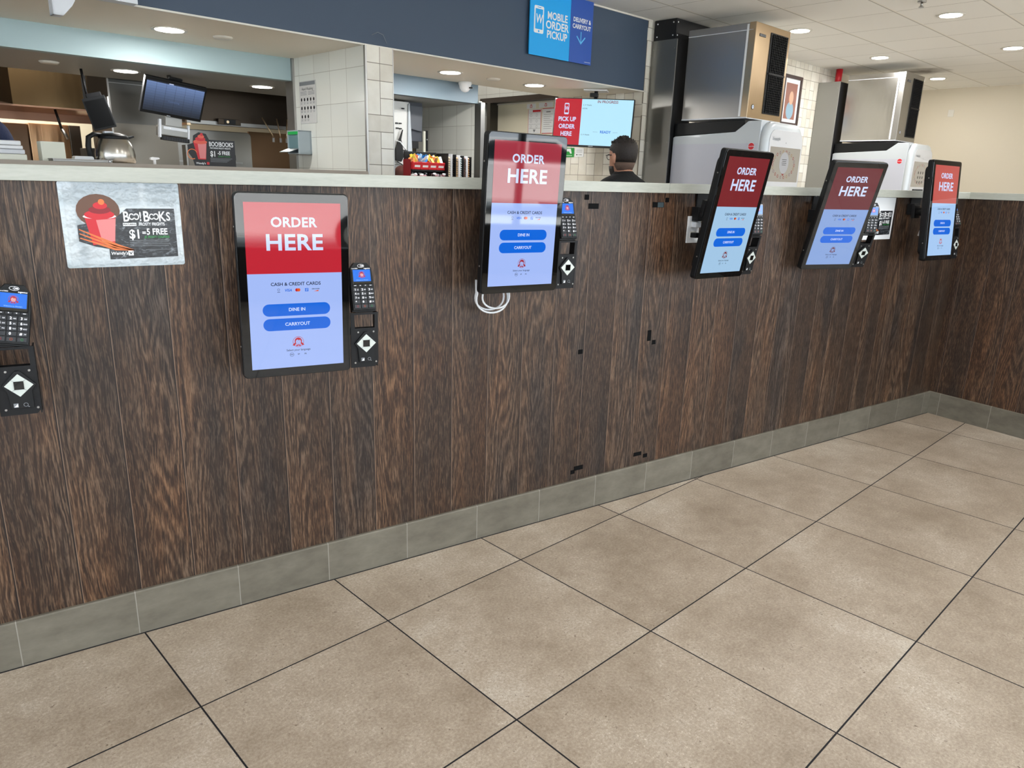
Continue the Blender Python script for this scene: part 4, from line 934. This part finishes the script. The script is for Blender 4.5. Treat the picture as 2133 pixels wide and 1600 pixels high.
# right hand hood over the grill with hanging utensils
t = Bthing('exhaust_hood', 2.62, 4.35, 0, 0, 'dark stainless exhaust hood over the grill at the right of the kitchen opening', 'hood')
m = MB(); m.prism([(0, 1.80), (0, 3.0), (1.0, 3.0), (1.0, 1.835)], 'x', 0, 1.32, M_kdark)
m.box((.0, -.02, 1.785), (1.32, .02, 1.815), M_steeld); m.box((.26, -.05, 1.79), (.46, .0, 1.84), M_kdark, .003); m.build('canopy', t)
m = MB(); m.prism([(-.02, 1.79), (1.0, 1.79), (1.0, 1.77), (-.02, 1.77)], 'x', 0, .03, M_bronze); m.build('lower_lip', t)
m = MB(); m.M = Matrix.Translation((.36, -.055, 1.815)); m.rect(-.05, -.02, .05, .02, 0, M_blk); m.disc(-.02, 0, .012, -.001, M_bronze); m.build('control_panel', t)
for i, (xx, tl, ln) in enumerate(((.66, .10, .17), (.80, .03, .18), (.90, -.01, .17), (1.18, .02, .16))):
    m = MB(); m.tube([(0, 0, .17), (tl*.9, 0, .03), (tl, 0, 0)], .006, M_bronze, 6); m.box((tl-.010, -.004, -.035), (tl+.010, .004, .005), M_steel, .002)
    tag(m.build('grill_tool', loc=Bp(2.62+xx-.04, 4.22, 1.70), rot=(0, 0, G)), ['leftmost slanting grill tool hanging under the hood', 'second grill tool from the left, under the hood', 'upright grill tool third from the left, under the hood', 'grill tool nearest the pier, above the grey dispenser'][i], 'utensil', 'grill tools hanging under the hood')
t = Bthing('grill_station', 2.50, 4.9, 0, 0, 'stainless grill station with upright lid panel behind the promotional card', 'grill')
m = MB(); m.box((.10, 0, 0), (1.5, .8, 1.40), M_steeld, .01); m.build('base', t)
m = MB(); m.prism(rr(.20, 1.40, .95, 1.765, .04), 'y', .02, .05, P('lid_steel', (150, 146, 138), .3, 1, bump=.2, bscale=2), bev=.004); m.box((.72, .0, 1.50), (.735, .02, 1.55), M_blk); m.box((.76, .0, 1.50), (.775, .02, 1.55), M_blk); m.box((.18, .0, 1.47), (.84, .03, 1.485), M_steel); m.build('lid_panel', t)
m = MB(); m.box((.95, .06, 1.40), (1.9, .09, 1.78), P('splash_brown', (112, 88, 66), .32, 1, bump=.2, bscale=2)); m.build('backsplash', t)
m = MB(); m.lathe([(.10, 0), (.11, .02), (.08, .03)], (1.05, -.0, 1.40), M_blk, 20); m.build('pan', t)
# left hand hood
t = Bthing('exhaust_hood', -.5, 6.3, 0, 0, 'wide warm-toned stainless exhaust hood at the far left of the kitchen', 'hood')
hb = P('hood_brown_steel', (150, 126, 92), .22, 1, bump=.5, bscale=1.1, bstretch=(2.5, 1, .8))
m = MB(); m.box((2.25, 0, 1.955), (3.3, .9, 3.0), hb); m.prism([(2.25, 0), (2.25, .9), (-1.5, .9), (-1.5, -1.9), (1.2, -1.9)], 'z', 1.955, 3.0, M_kst); m.build('canopy', t)
m = MB(); m.box((1.2, .9, 1.86), (3.3, .93, 1.97), P('copper_glow_steel', (206, 164, 140), .3, 1)); m.box((1.2, .0, 1.94), (3.3, .9, 1.955), P('copper_glow_steel', (206, 164, 140), .3, 1)); m.build('filter_panel', t)
m = MB(); m.box((2.86, -.012, 1.96), (2.90, 0, 3.0), M_blk); m.build('seam_strip', t)
m = MB(); m.cyl((2.62, .1, 1.94), (2.66, .1, 1.74), .012, M_blk); m.cyl((2.66, .1, 1.76), (2.70, .1, 1.66), .016, M_steel); m.build('pull_chain', t)
t = Bthing('fryer_station', 1.0, 7.4, 0, 0, 'row of tall stainless fryer panels below the left hood', 'fryer')
m = MB(); m.box((0, 0, 0), (1.06, .6, 1.83), P('panel_brown', (128, 104, 84), .3, 1, bump=.2, bscale=2), .004); m.build('cabinet_panel', t)
m = MB(); m.box((1.075, 0, 0), (1.46, .6, 1.84), P('panel_gold', (226, 180, 136), .25, 1, bump=.7, bscale=1.6, bstretch=(4, 1, .4)), .004); m.build('cabinet_panel', t)
m = MB(); m.box((1.465, 0, 0), (1.58, .6, 1.84), M_kst, .004); m.build('cabinet_panel', t)
m = MB(); m.box((0, 0, 0), (.34, .3, 1.56), P('dark_unit', (56, 54, 50), .5), .01); tag(m.build('dark_cabinet', loc=Bp(2.02, 5.0, 0), rot=(0, 0, G)), 'dark cabinet behind the coffee jug', 'cabinet')
m = MB(); m.box((0, 0, 0), (.07, .06, 1.55), M_steeld, .003); m.box((.012, -.003, 1.42), (.058, 0, 1.535), P('switch_box', (120, 116, 108), .4)); tag(m.build('steel_post', loc=Bp(1.85, 2.35, 0), rot=(0, 0, G)), 'short steel post behind the promotional card', 'post')

# ------------------------------------------------------------------ second opening
t = Bthing('ice_cream_machine', 3.70, 3.05, 0, 0, 'tall white and grey machine housing just right of the tiled pier', 'machine')
m = MB(); m.prism([(3.05-3.05, 1.50), (.0, 2.005), (.34, 2.005), (.34, 1.50)], 'x', 0, .306, P('machine_white', (206, 206, 202), .35, .3), bev=.006)
m.box((.02, .05, 0), (.30, .30, 1.5), M_steeld, .005); m.prism([(.29, 1.99), (.305, 2.00), (.325, 1.64), (.33, 1.56), (.30, 1.53), (.28, 1.6)], 'y', -.012, .0, P('machine_edge', (182, 188, 192), .35, .3), bev=.003); m.build('housing', t)
m = MB()
for (a_, b_) in ((.225, 1.945), (.16, 1.825), (.195, 1.825), (.165, 1.785), (.197, 1.783)): m.box((a_, -.014, b_), (a_+.022, -.001, b_+.010), M_blk)
m.prism([(.145, 1.62), (.22, 1.78), (.20, 1.70), (.215, 1.64), (.225, 1.56), (.20, 1.52), (.145, 1.53)], 'y', -.03, -.012, M_blk, bev=.002)
m.tube([(.15, -.02, 1.69), (.19, -.03, 1.68), (.225, -.03, 1.64), (.26, -.02, 1.615)], .005, M_white, 6); m.box((.20, -.02, 1.61), (.27, -.012, 1.618), M_blk); m.tube([(.16, -.02, 1.52), (.21, -.02, 1.50), (.245, -.02, 1.44)], .004, M_blk, 6)
m.build('fittings', t)
t = Bthing('back_monitor', 4.11, 3.14, 1.70, 0, 'dark back of a monitor beside the white machine', 'monitor')
m = MB(); m.box((-.09, 0, 0), (.10, .02, .345), P('slate_plastic', (62, 66, 76), .45), .003); m.prism([(-.06, .10), (.075, .08), (.085, .29), (-.06, .29)], 'y', -.03, 0, P('slate_plastic2', (84, 88, 96), .4), bev=.004); m.build('monitor_back', t)
m = MB(); m.tube([(0, .0, 0), (.01, 0, -.03), (.03, 0, -.06), (.02, 0, -.11)], .004, M_blk, 6); m.box((-.02, -.01, -.06), (.05, .02, 0), M_blk); m.box((.07, .02, .1), (.09, .05, .31), M_blk2); m.build('bracket', t)
m = MB(); m.box((0, 0, 0), (.024, .03, .175), M_blk, .002); m.box((-.026, 0, -.10), (-.002, .02, .17), P('cup_tube', (222, 220, 204), .5), .004); m.cyl((.012, -.002, .10), (.012, 0, .10), .006, M_steel)
tag(m.build('cup_holder', loc=Bp(4.235, 3.12, 1.62), rot=(0, 0, G)), 'narrow black upright holder with pale tube beside the monitor back', 'holder')
# counter unit below bins
m = MB(); m.box((0, 0, 0), (.78, .55, 1.40), M_steeld, .004); tag(m.build('prep_counter', loc=Bp(3.68, 3.65, 0), rot=(0, 0, G)), 'steel counter behind the condiment bins', 'counter')
s_ = MB(); s_.box((2.96, 1.79, 0), (5.55, 2.24, 1.14), M_tside); s_.box((2.96, 1.78, 1.14), (5.55, 2.60, 1.17), P('ledge_stone', (172, 160, 146), .4)); struct(s_, 'wall_pass_low')
t = Bthing('condiment_rack', 3.560, 2.36, 1.17, 0, 'black stepped rack holding red condiment bins, behind the pass', 'rack')
m = MB(); m.box((0, .0, 0), (.31, .14, .012), M_blk); m.box((0, .142, 0), (.31, .155, .42), M_blk2, .003); m.box((0, .04, .275), (.31, .14, .285), M_blk, .002); m.box((-.004, .06, 0), (-.001, .155, .36), M_pdr); m.box((0, .0, .215), (.31, .14, .225), M_pr); m.build('shelves', t)
lb4 = ['leftmost red condiment bin, packets of brown sugar showing', 'red bin holding blue packets, second from left', 'red bin with orange and yellow packets, third from left', 'rightmost red condiment bin, beside the lid stacks']
kraft = P('kraft', (186, 140, 90), .5)
pk = [[M_py, M_porange, kraft], [M_pbl, M_lgray, P('pale_blue', (150, 186, 214), .4)], [M_porange, M_py, M_lgray], [M_py, kraft, M_lgray]]
for i in range(4):
    x_ = 3.562+.0765*i; bt = Bthing('condiment_bin', x_, 2.400, 1.457, 0, lb4[i], 'bin', 'red condiment bins')
    m = MB(); m.prism([(0, 0), (-.014, .052), (-.012, .054), (.004, .003), (.09, .003), (.09, .075), (.094, .075), (.094, 0)], 'x', 0, .076, M_pr); m.box((0, -.006, 0), (.003, .094, .058), M_pr); m.box((.073, -.006, 0), (.076, .094, .058), M_pr); m.build('tray', bt)
    m = MB(); m.M = Matrix.Rotation(math.radians(15), 4, 'X'); m.rect(.012, .018, .064, .034, -.004, M_pw); m.build('front_label', bt)
    q = MB()
    for k in range(16):
        q.M = Matrix.Translation((.014+.048*random.random(), .012+.07*random.random(), .055+.035*random.random())) @ Matrix.Rotation(random.uniform(-.7, .7), 4, 'Y') @ Matrix.Rotation(random.uniform(-.4, .5), 4, 'X') @ Matrix.Rotation(random.uniform(-.6, .6), 4, 'Z')
        q.box((-.012, -.0015, -.028), (.012, .0015, .028), pk[i][k % 3], .001)
    o = q.build('condiment_packets', loc=Bp(x_, 2.395, 1.458), rot=(0, 0, G)); tag(o, 'heap of small sealed packets in the ' + ('leftmost', 'second', 'third', 'rightmost')[i] + ' red condiment bin', 'packets'); o['kind'] = 'stuff'
q = MB()
for k in range(30):
    q.M = Matrix.Translation((-.01+.30*random.random(), .03+.08*random.random(), .006+.016*random.random())) @ Matrix.Rotation(random.uniform(-.5, .5), 4, 'X')
    q.lathe([(.002, 0), (.013, .001), (.016, .012), (.013, .020), (.002, .021)], (0, 0, 0), (M_lgray, M_blk, M_white)[k % 3], 12)
o = q.build('sauce_cups', loc=Bp(3.580, 2.36, 1.395), rot=(0, 0, G)); tag(o, 'jumble of little sauce cups on the step under the red bins', 'cups'); o['kind'] = 'stuff'
ld = Bthing('lid_organizer', 3.875, 2.36, 1.17, 0, 'upright organizer with vertical slots beside the red bins', 'organizer')
m = MB(); m.box((0, 0, 0), (.245, .15, .02), M_blk)
for k in range(7): m.box((.040*k, 0, .02), (.040*k+.005, .15, .415-.003*k), M_lgray if k % 2 else M_blk, .001)
m.build('dividers', ld)
lc = [P('lid_beige', (206, 190, 160), .4), M_blk, P('lid_kraft', (180, 150, 108), .4), P('lid_clear', (200, 214, 214), .25), P('lid_brown', (96, 66, 56), .4), P('lid_tan', (198, 158, 118), .4)]
ln = ['beige', 'black', 'kraft brown', 'clear', 'dark brown', 'tan']
for k in range(6):
    m = MB(); x_ = .0225+.040*k
    for j in range(22): m.lathe([(.012, 0), (.0165, .002), (.0165, .007), (.011, .010), (.011, .015)], (x_, .025, .022+.0168*j), lc[k], 14)
    tag(m.build('lid_stack', loc=Bp(3.875, 2.36, 1.17), rot=(0, 0, G)), 'upright stack of %s cup lids in the organizer' % ln[k], 'lids', 'stacks of lids in the organizer')

# added lights, out of view, that brighten the kitchen and the right bay
def fill_light(a, b, z, sx_, sy_, pw, label):
    t = Bthing('added_kitchen_light', a, b, z, 0, label, 'ceiling light', 'added kitchen fill lights')
    m = MB(); m.box((-sx_/2, -sy_/2, -.03), (sx_/2, sy_/2, 0), M_trimw, .003); m.rect(0, 0, 0, 0, 0, M_trimw) if False else None; m.build('fitting', t)
    l = bpy.data.lights.new('lamp', 'AREA'); l.shape = 'RECTANGLE'; l.size = sx_*.9; l.size_y = sy_*.9; l.energy = pw; l.color = (1, .95, .88)
    lo = bpy.data.objects.new('lamp', l); COL.objects.link(lo); lo.parent = t; lo.location = (0, 0, -.035)
fill_light(2.0, 5.3, 3.0, 1.2, .6, 80, 'added fill light above the kitchen, hidden by the soffit')
fill_light(2.2, 7.9, 3.0, 1.2, .3, 90, 'added fill light over the fryer panels, hidden by the hood')
fill_light(4.98, 3.4, 3.0, .6, .6, 9, 'added fill light before the staff window, hidden by the soffit')

# parked cars outside, seen only as reflections in the screens
def car(x, y, rz, label):
    t = empty('parked_car', (x, y, -.15), rz); tag(t, label, 'car', 'cars parked outside')
    cw = P('car_white', (236, 238, 240), .25, coat=1); cg = P('car_glass', (30, 36, 42), .05, coat=1)
    m = MB(); m.prism([(-2.3, .35), (-2.3, .8), (-2.1, .98), (-1.2, 1.05), (1.9, 1.08), (2.25, .95), (2.3, .4), (1.9, .28), (-1.9, .28)], 'x', 0, 0, cw) if False else None
    m.prism([(-2.3, .35), (-2.28, .75), (-1.9, .92), (-1.15, 1.0), (2.0, 1.02), (2.28, .9), (2.3, .4), (2.0, .28), (-2.0, .28)], 'y', -.9, .9, cw, bev=.06)
    m.prism([(-1.2, .98), (-.45, 1.42), (.9, 1.46), (1.75, 1.02)], 'y', -.78, .78, cw, bev=.05); m.build('car_body', t)
    m = MB(); m.prism([(-1.02, 1.03), (-.40, 1.37), (.25, 1.40), (.25, 1.03)], 'y', -.80, .80, cg); m.prism([(.32, 1.03), (.32, 1.40), (.86, 1.40), (1.5, 1.05)], 'y', -.80, .80, cg); m.build('car_windows', t)
    for xx in (-1.45, 1.45):
        for sg in (-1, 1):
            m = MB(); m.cyl((xx, sg*.72, .33), (xx, sg*.93, .33), .33, M_blk, seg=24); m.cyl((xx, sg*.93, .33), (xx, sg*.94, .33), .20, M_steel, seg=16); m.build('wheel', t)
car(8.4, -11.0, .25, 'white parked car outside the windows, right one, out of frame')
car(1.9, -10.6, .15, 'white parked car outside the windows, left one, out of frame')

# ------------------------------------------------------------------ people
def head(mb, hp, hair, beard, fade, hm, skin=M_skin, N_=28):
    """head with chin at hp; forward = +y"""
    tab = [(-.045, .030, -.045, .048), (-.015, .050, -.050, .050), (.0, .082, -.050, .040), (.012, .092, -.055, .050), (.035, .096, -.062, .060), (.06, .095, -.075, .067), (.085, .094, -.088, .071), (.11, .092, -.098, .0735), (.135, .096, -.103, .0755), (.16, .093, -.104, .0765), (.185, .080, -.100, .072), (.208, .058, -.082, .060), (.224, .030, -.055, .040), (.232, .004, -.030, .018)]
    def ring(z, f0, b0, w0, e=0):
        out = []
        for i in range(N_):
            a = 2*PI*i/N_; s_, c_ = math.sin(a), math.cos(a)
            y_ = (f0+e)*s_ if s_ > 0 else -(b0-e)*s_*1.0
            x_ = (w0+e)*math.copysign(abs(c_)**.85, c_)
            out.append((x_, y_, z))
        return out
    mb.M = hp
    R_ = []
    for z, f0, b0, w0 in tab:
        rg = ring(z, f0, b0, w0)
        if .055 < z < .12:                      # nose
            k = {.06: .014, .085: .020, .11: .008}.get(z, 0); i0 = N_//4
            rg[i0] = (rg[i0][0], rg[i0][1]+k, rg[i0][2])
        R_.append(rg)
    mb.rings(R_, skin)
    for sg in (-1, 1):                          # ears, brows, eyes
        mb.M = hp @ Matrix.Translation((sg*.0755, -.008, .105)) @ Matrix.Rotation(sg*.35, 4, 'Z')
        mb.lathe([(.004, -.033), (.013, -.024), (.017, 0), (.019, .018), (.012, .031), (.004, .034)], (0, 0, 0), skin, 12, sx=.85, sy=1.1)
        mb.M = hp
        mb.lathe([(.002, -.006), (.010, -.003), (.010, .003), (.002, .006)], (sg*.032, .086, .118), M_pw, 10, sx=1, sy=.5)
        mb.lathe([(.001, -.003), (.004, 0), (.001, .003)], (sg*.032, .0915, .118), M_pk, 8)
    mb.box((-.022, .088, .045), (.022, .0965, .050), P('lips', (160, 96, 86), .5), .002)
    # hair shells
    H = MB(); H.M = hp
    def shell(z0, z1, e, mt, front):
        rs = []
        for z, f0, b0, w0 in tab:
            if z < z0 or z > z1: continue
            rg = ring(z+(e if z > .18 else 0), f0, b0, w0, e)
            out = []
            for p in rg:
                fr_lim = front(z)
                out.append((p[0], min(p[1], fr_lim), p[2]))
            rs.append(out)
        H.rings(rs, mt)
    if fade: shell(.030, .10, .0030, M_fade, lambda z: -.012 if z > .05 else -.03)
    shell(.08 if fade else -.02, .24, .0035 if fade else .014, hm, lambda z: (.0 if z < .15 else .055+ (z-.15)*1.2) if fade else (-.0 if z < .15 else .07))
    if fade:
        for k in range(260):
            a_, b_ = random.uniform(0, 2*PI), random.uniform(.05, 1.15)
            d_ = Vector((.074*math.sin(b_)*math.cos(a_), .098*math.sin(b_)*math.sin(a_)-.004, .185+.052*math.cos(b_)-.012*math.sin(b_)))
            e_ = Vector((math.sin(b_)*math.cos(a_)*.5, .5*math.sin(b_)*math.sin(a_)+.5, math.cos(b_)+.25)).normalized()*random.uniform(.010, .018)
            H.tube([d_, d_+e_*.6, d_+e_], [.0042, .003, .0012], hm, 5)
    if beard:
        rs = []
        for z, f0, b0, w0 in tab[1:6]:
            rs.append([(p[0], max(p[1], .004), p[2]) for p in ring(z, f0, b0, w0, .005)])
        H.rings(rs, M_fade if z > 9 else hm)
    return H
def person(a, b, face_az, label, top, hm, fade, beard, shirt, glasses=False, hgt=1.0, headyaw=0, extra_hair=False):
    t = empty('person', Bp(a, b, 0), 0); t.rotation_euler = (0, 0, -face_az); t.scale = (hgt,)*3; tag(t, label, 'person')
    Z0 = top/hgt - .245                          # chin height
    # body skeleton as skin modifier: shirt and trousers cover all but head and hands
    me = bpy.data.meshes.new('body'); V_, Ed, Rd = [], [], []
    def add(p, q, par):
        V_.append(p); Rd.append(q)
        if par is not None: Ed.append((par, len(V_)-1))
        return len(V_)-1
    sh_ = Z0 - .035
    pel = add((0, 0, .95), (.15, .11), None); wa = add((0, 0, 1.10), (.145, .105), pel); ch = add((0, .0, sh_-.13), (.165, .115), wa); ub = add((0, -.010, sh_-.02), (.135, .085), ch); nk = add((0, -.012, sh_+.05), (.060, .058), ub); add((0, -.004, sh_+.09), (.052, .052), nk)
    hands = []
    for sg in (-1, 1):
        s1 = add((sg*.175, -.005, sh_-.035), (.062, .06), ub); el = add((sg*.225, .0, sh_-.30), (.044, .044), s1); wr_ = add((sg*.235, .07, sh_-.53), (.030, .027), el); hands.append((sg*.235, .075, sh_-.54))
        hip = add((sg*.095, 0, .88), (.095, .1), pel); kn = add((sg*.105, .01, .50), (.060, .062), hip); an = add((sg*.11, -.01, .09), (.042, .045), kn); add((sg*.115, .13, .045), (.042, .035), an)
    me.from_pydata(V_, Ed, []); ob_ = bpy.data.objects.new('body', me); COL.objects.link(ob_)
    sk = ob_.modifiers.new('k', 'SKIN')
    for i, q in enumerate(Rd): me.skin_vertices[0].data[i].radius = q
    me.skin_vertices[0].data[0].use_root = True
    ob_.modifiers.new('s', 'SUBSURF').levels = 2; ob_.modifiers['s'].render_levels = 2
    dg = bpy.context.evaluated_depsgraph_get(); m2 = bpy.data.meshes.new_from_object(ob_.evaluated_get(dg)); bpy.data.objects.remove(ob_)
    mb = MB()
    trou = P('dark_trousers', (34, 36, 42), .85); vs = [mb.v(v_.co) for v_ in m2.vertices]
    for p_ in m2.polygons:
        zc_ = sum(m2.vertices[i].co.z for i in p_.vertices)/len(p_.vertices); xc = sum(abs(m2.vertices[i].co.x) for i in p_.vertices)/len(p_.vertices)
        mt = trou if zc_ < .98 and xc < .2 else shirt
        if zc_ < .12: mt = M_blk
        if zc_ > sh_+.065 and xc < .1: mt = M_skin
        f_ = mb.bm.faces.new([vs[i] for i in p_.vertices]); f_.material_index = mb.mi(mt); f_.smooth = True
    for hx, hy, hz in hands:                     # palms, four fingers, thumb
        sg = 1 if hx > 0 else -1
        mb.M = Matrix.Identity(4)
        mb.tube([(hx, hy-.01, hz+.02), (hx, hy+.005, hz-.03), (hx, hy+.012, hz-.085)], [.024, .033, .030], M_skin, 10)
        for k in range(4):
            yy = hy-.018+.017*k; ln_ = (.062, .075, .078, .068)[k]
            mb.tube([(hx, yy, hz-.075), (hx-sg*.004, yy+.004, hz-.075-ln_*.5), (hx-sg*.018, yy+.006, hz-.075-ln_)], [.0095, .0085, .007], M_skin, 8)
        mb.tube([(hx-sg*.01, hy+.03, hz-.03), (hx-sg*.018, hy+.052, hz-.06), (hx-sg*.024, hy+.056, hz-.09)], [.012, .010, .008], M_skin, 8)
    hp = Matrix.Translation((0, .012, Z0)) @ Matrix.Rotation(headyaw, 4, 'Z')
    H = head(mb, hp, True, beard, fade, hm); 
    mb.build('body', t)
    if extra_hair:
        H.M = hp; H.tube([(0, -.10, .12), (0, -.13, .09), (0, -.135, .02), (0, -.12, -.06)], [.03, .04, .035, .015], hm, 12)
    H.build('hair', t)
    c = MB(); c.rings([[((.062+e)*math.cos(q)*1.0, (.062+e)*math.sin(q)-.004, zz) for q in [2*PI*i/20 for i in range(20)]] for e, zz in ((.026, sh_-.005), (.012, sh_+.045), (.003, sh_+.062))], shirt); c.build('collar', t)
    if glasses:
        g_ = MB(); g_.M = hp
        for sg in (-1, 1):
            g_.tube([(sg*.082, -.012, .125), (sg*.080, .04, .128), (sg*.066, .090, .126)], .0028, M_blk, 6)
            g_.tube([(sg*.036+.024*math.cos(q), .100-.012*max(0, math.cos(q)*sg), .118+.017*math.sin(q)) for q in [2*PI*i/14 for i in range(15)]], .002, M_blk, 6)
        g_.tube([(-.010, .106, .122), (.010, .106, .122)], .002, M_blk, 6); g_.build('glasses', t)
    return t
# azimuth measured from +y towards +x in the wood-partition frame
person(3.98, .70, math.radians(-6), 'man in a black shirt and glasses with short dark hair, seen from behind', 1.69, M_hair, True, True, M_shirt, glasses=True, headyaw=math.radians(-10))
person(3.79, 2.84, math.radians(30), 'worker with red-brown hair, only the top of the head showing by the white machine', 1.487, M_rhair, False, False, M_navy, hgt=.88, extra_hair=True)
person(.80, 2.75, math.radians(8), 'person in a navy shirt cut off by the left frame edge', 1.93, M_hair, False, False, M_navy, hgt=1.08)
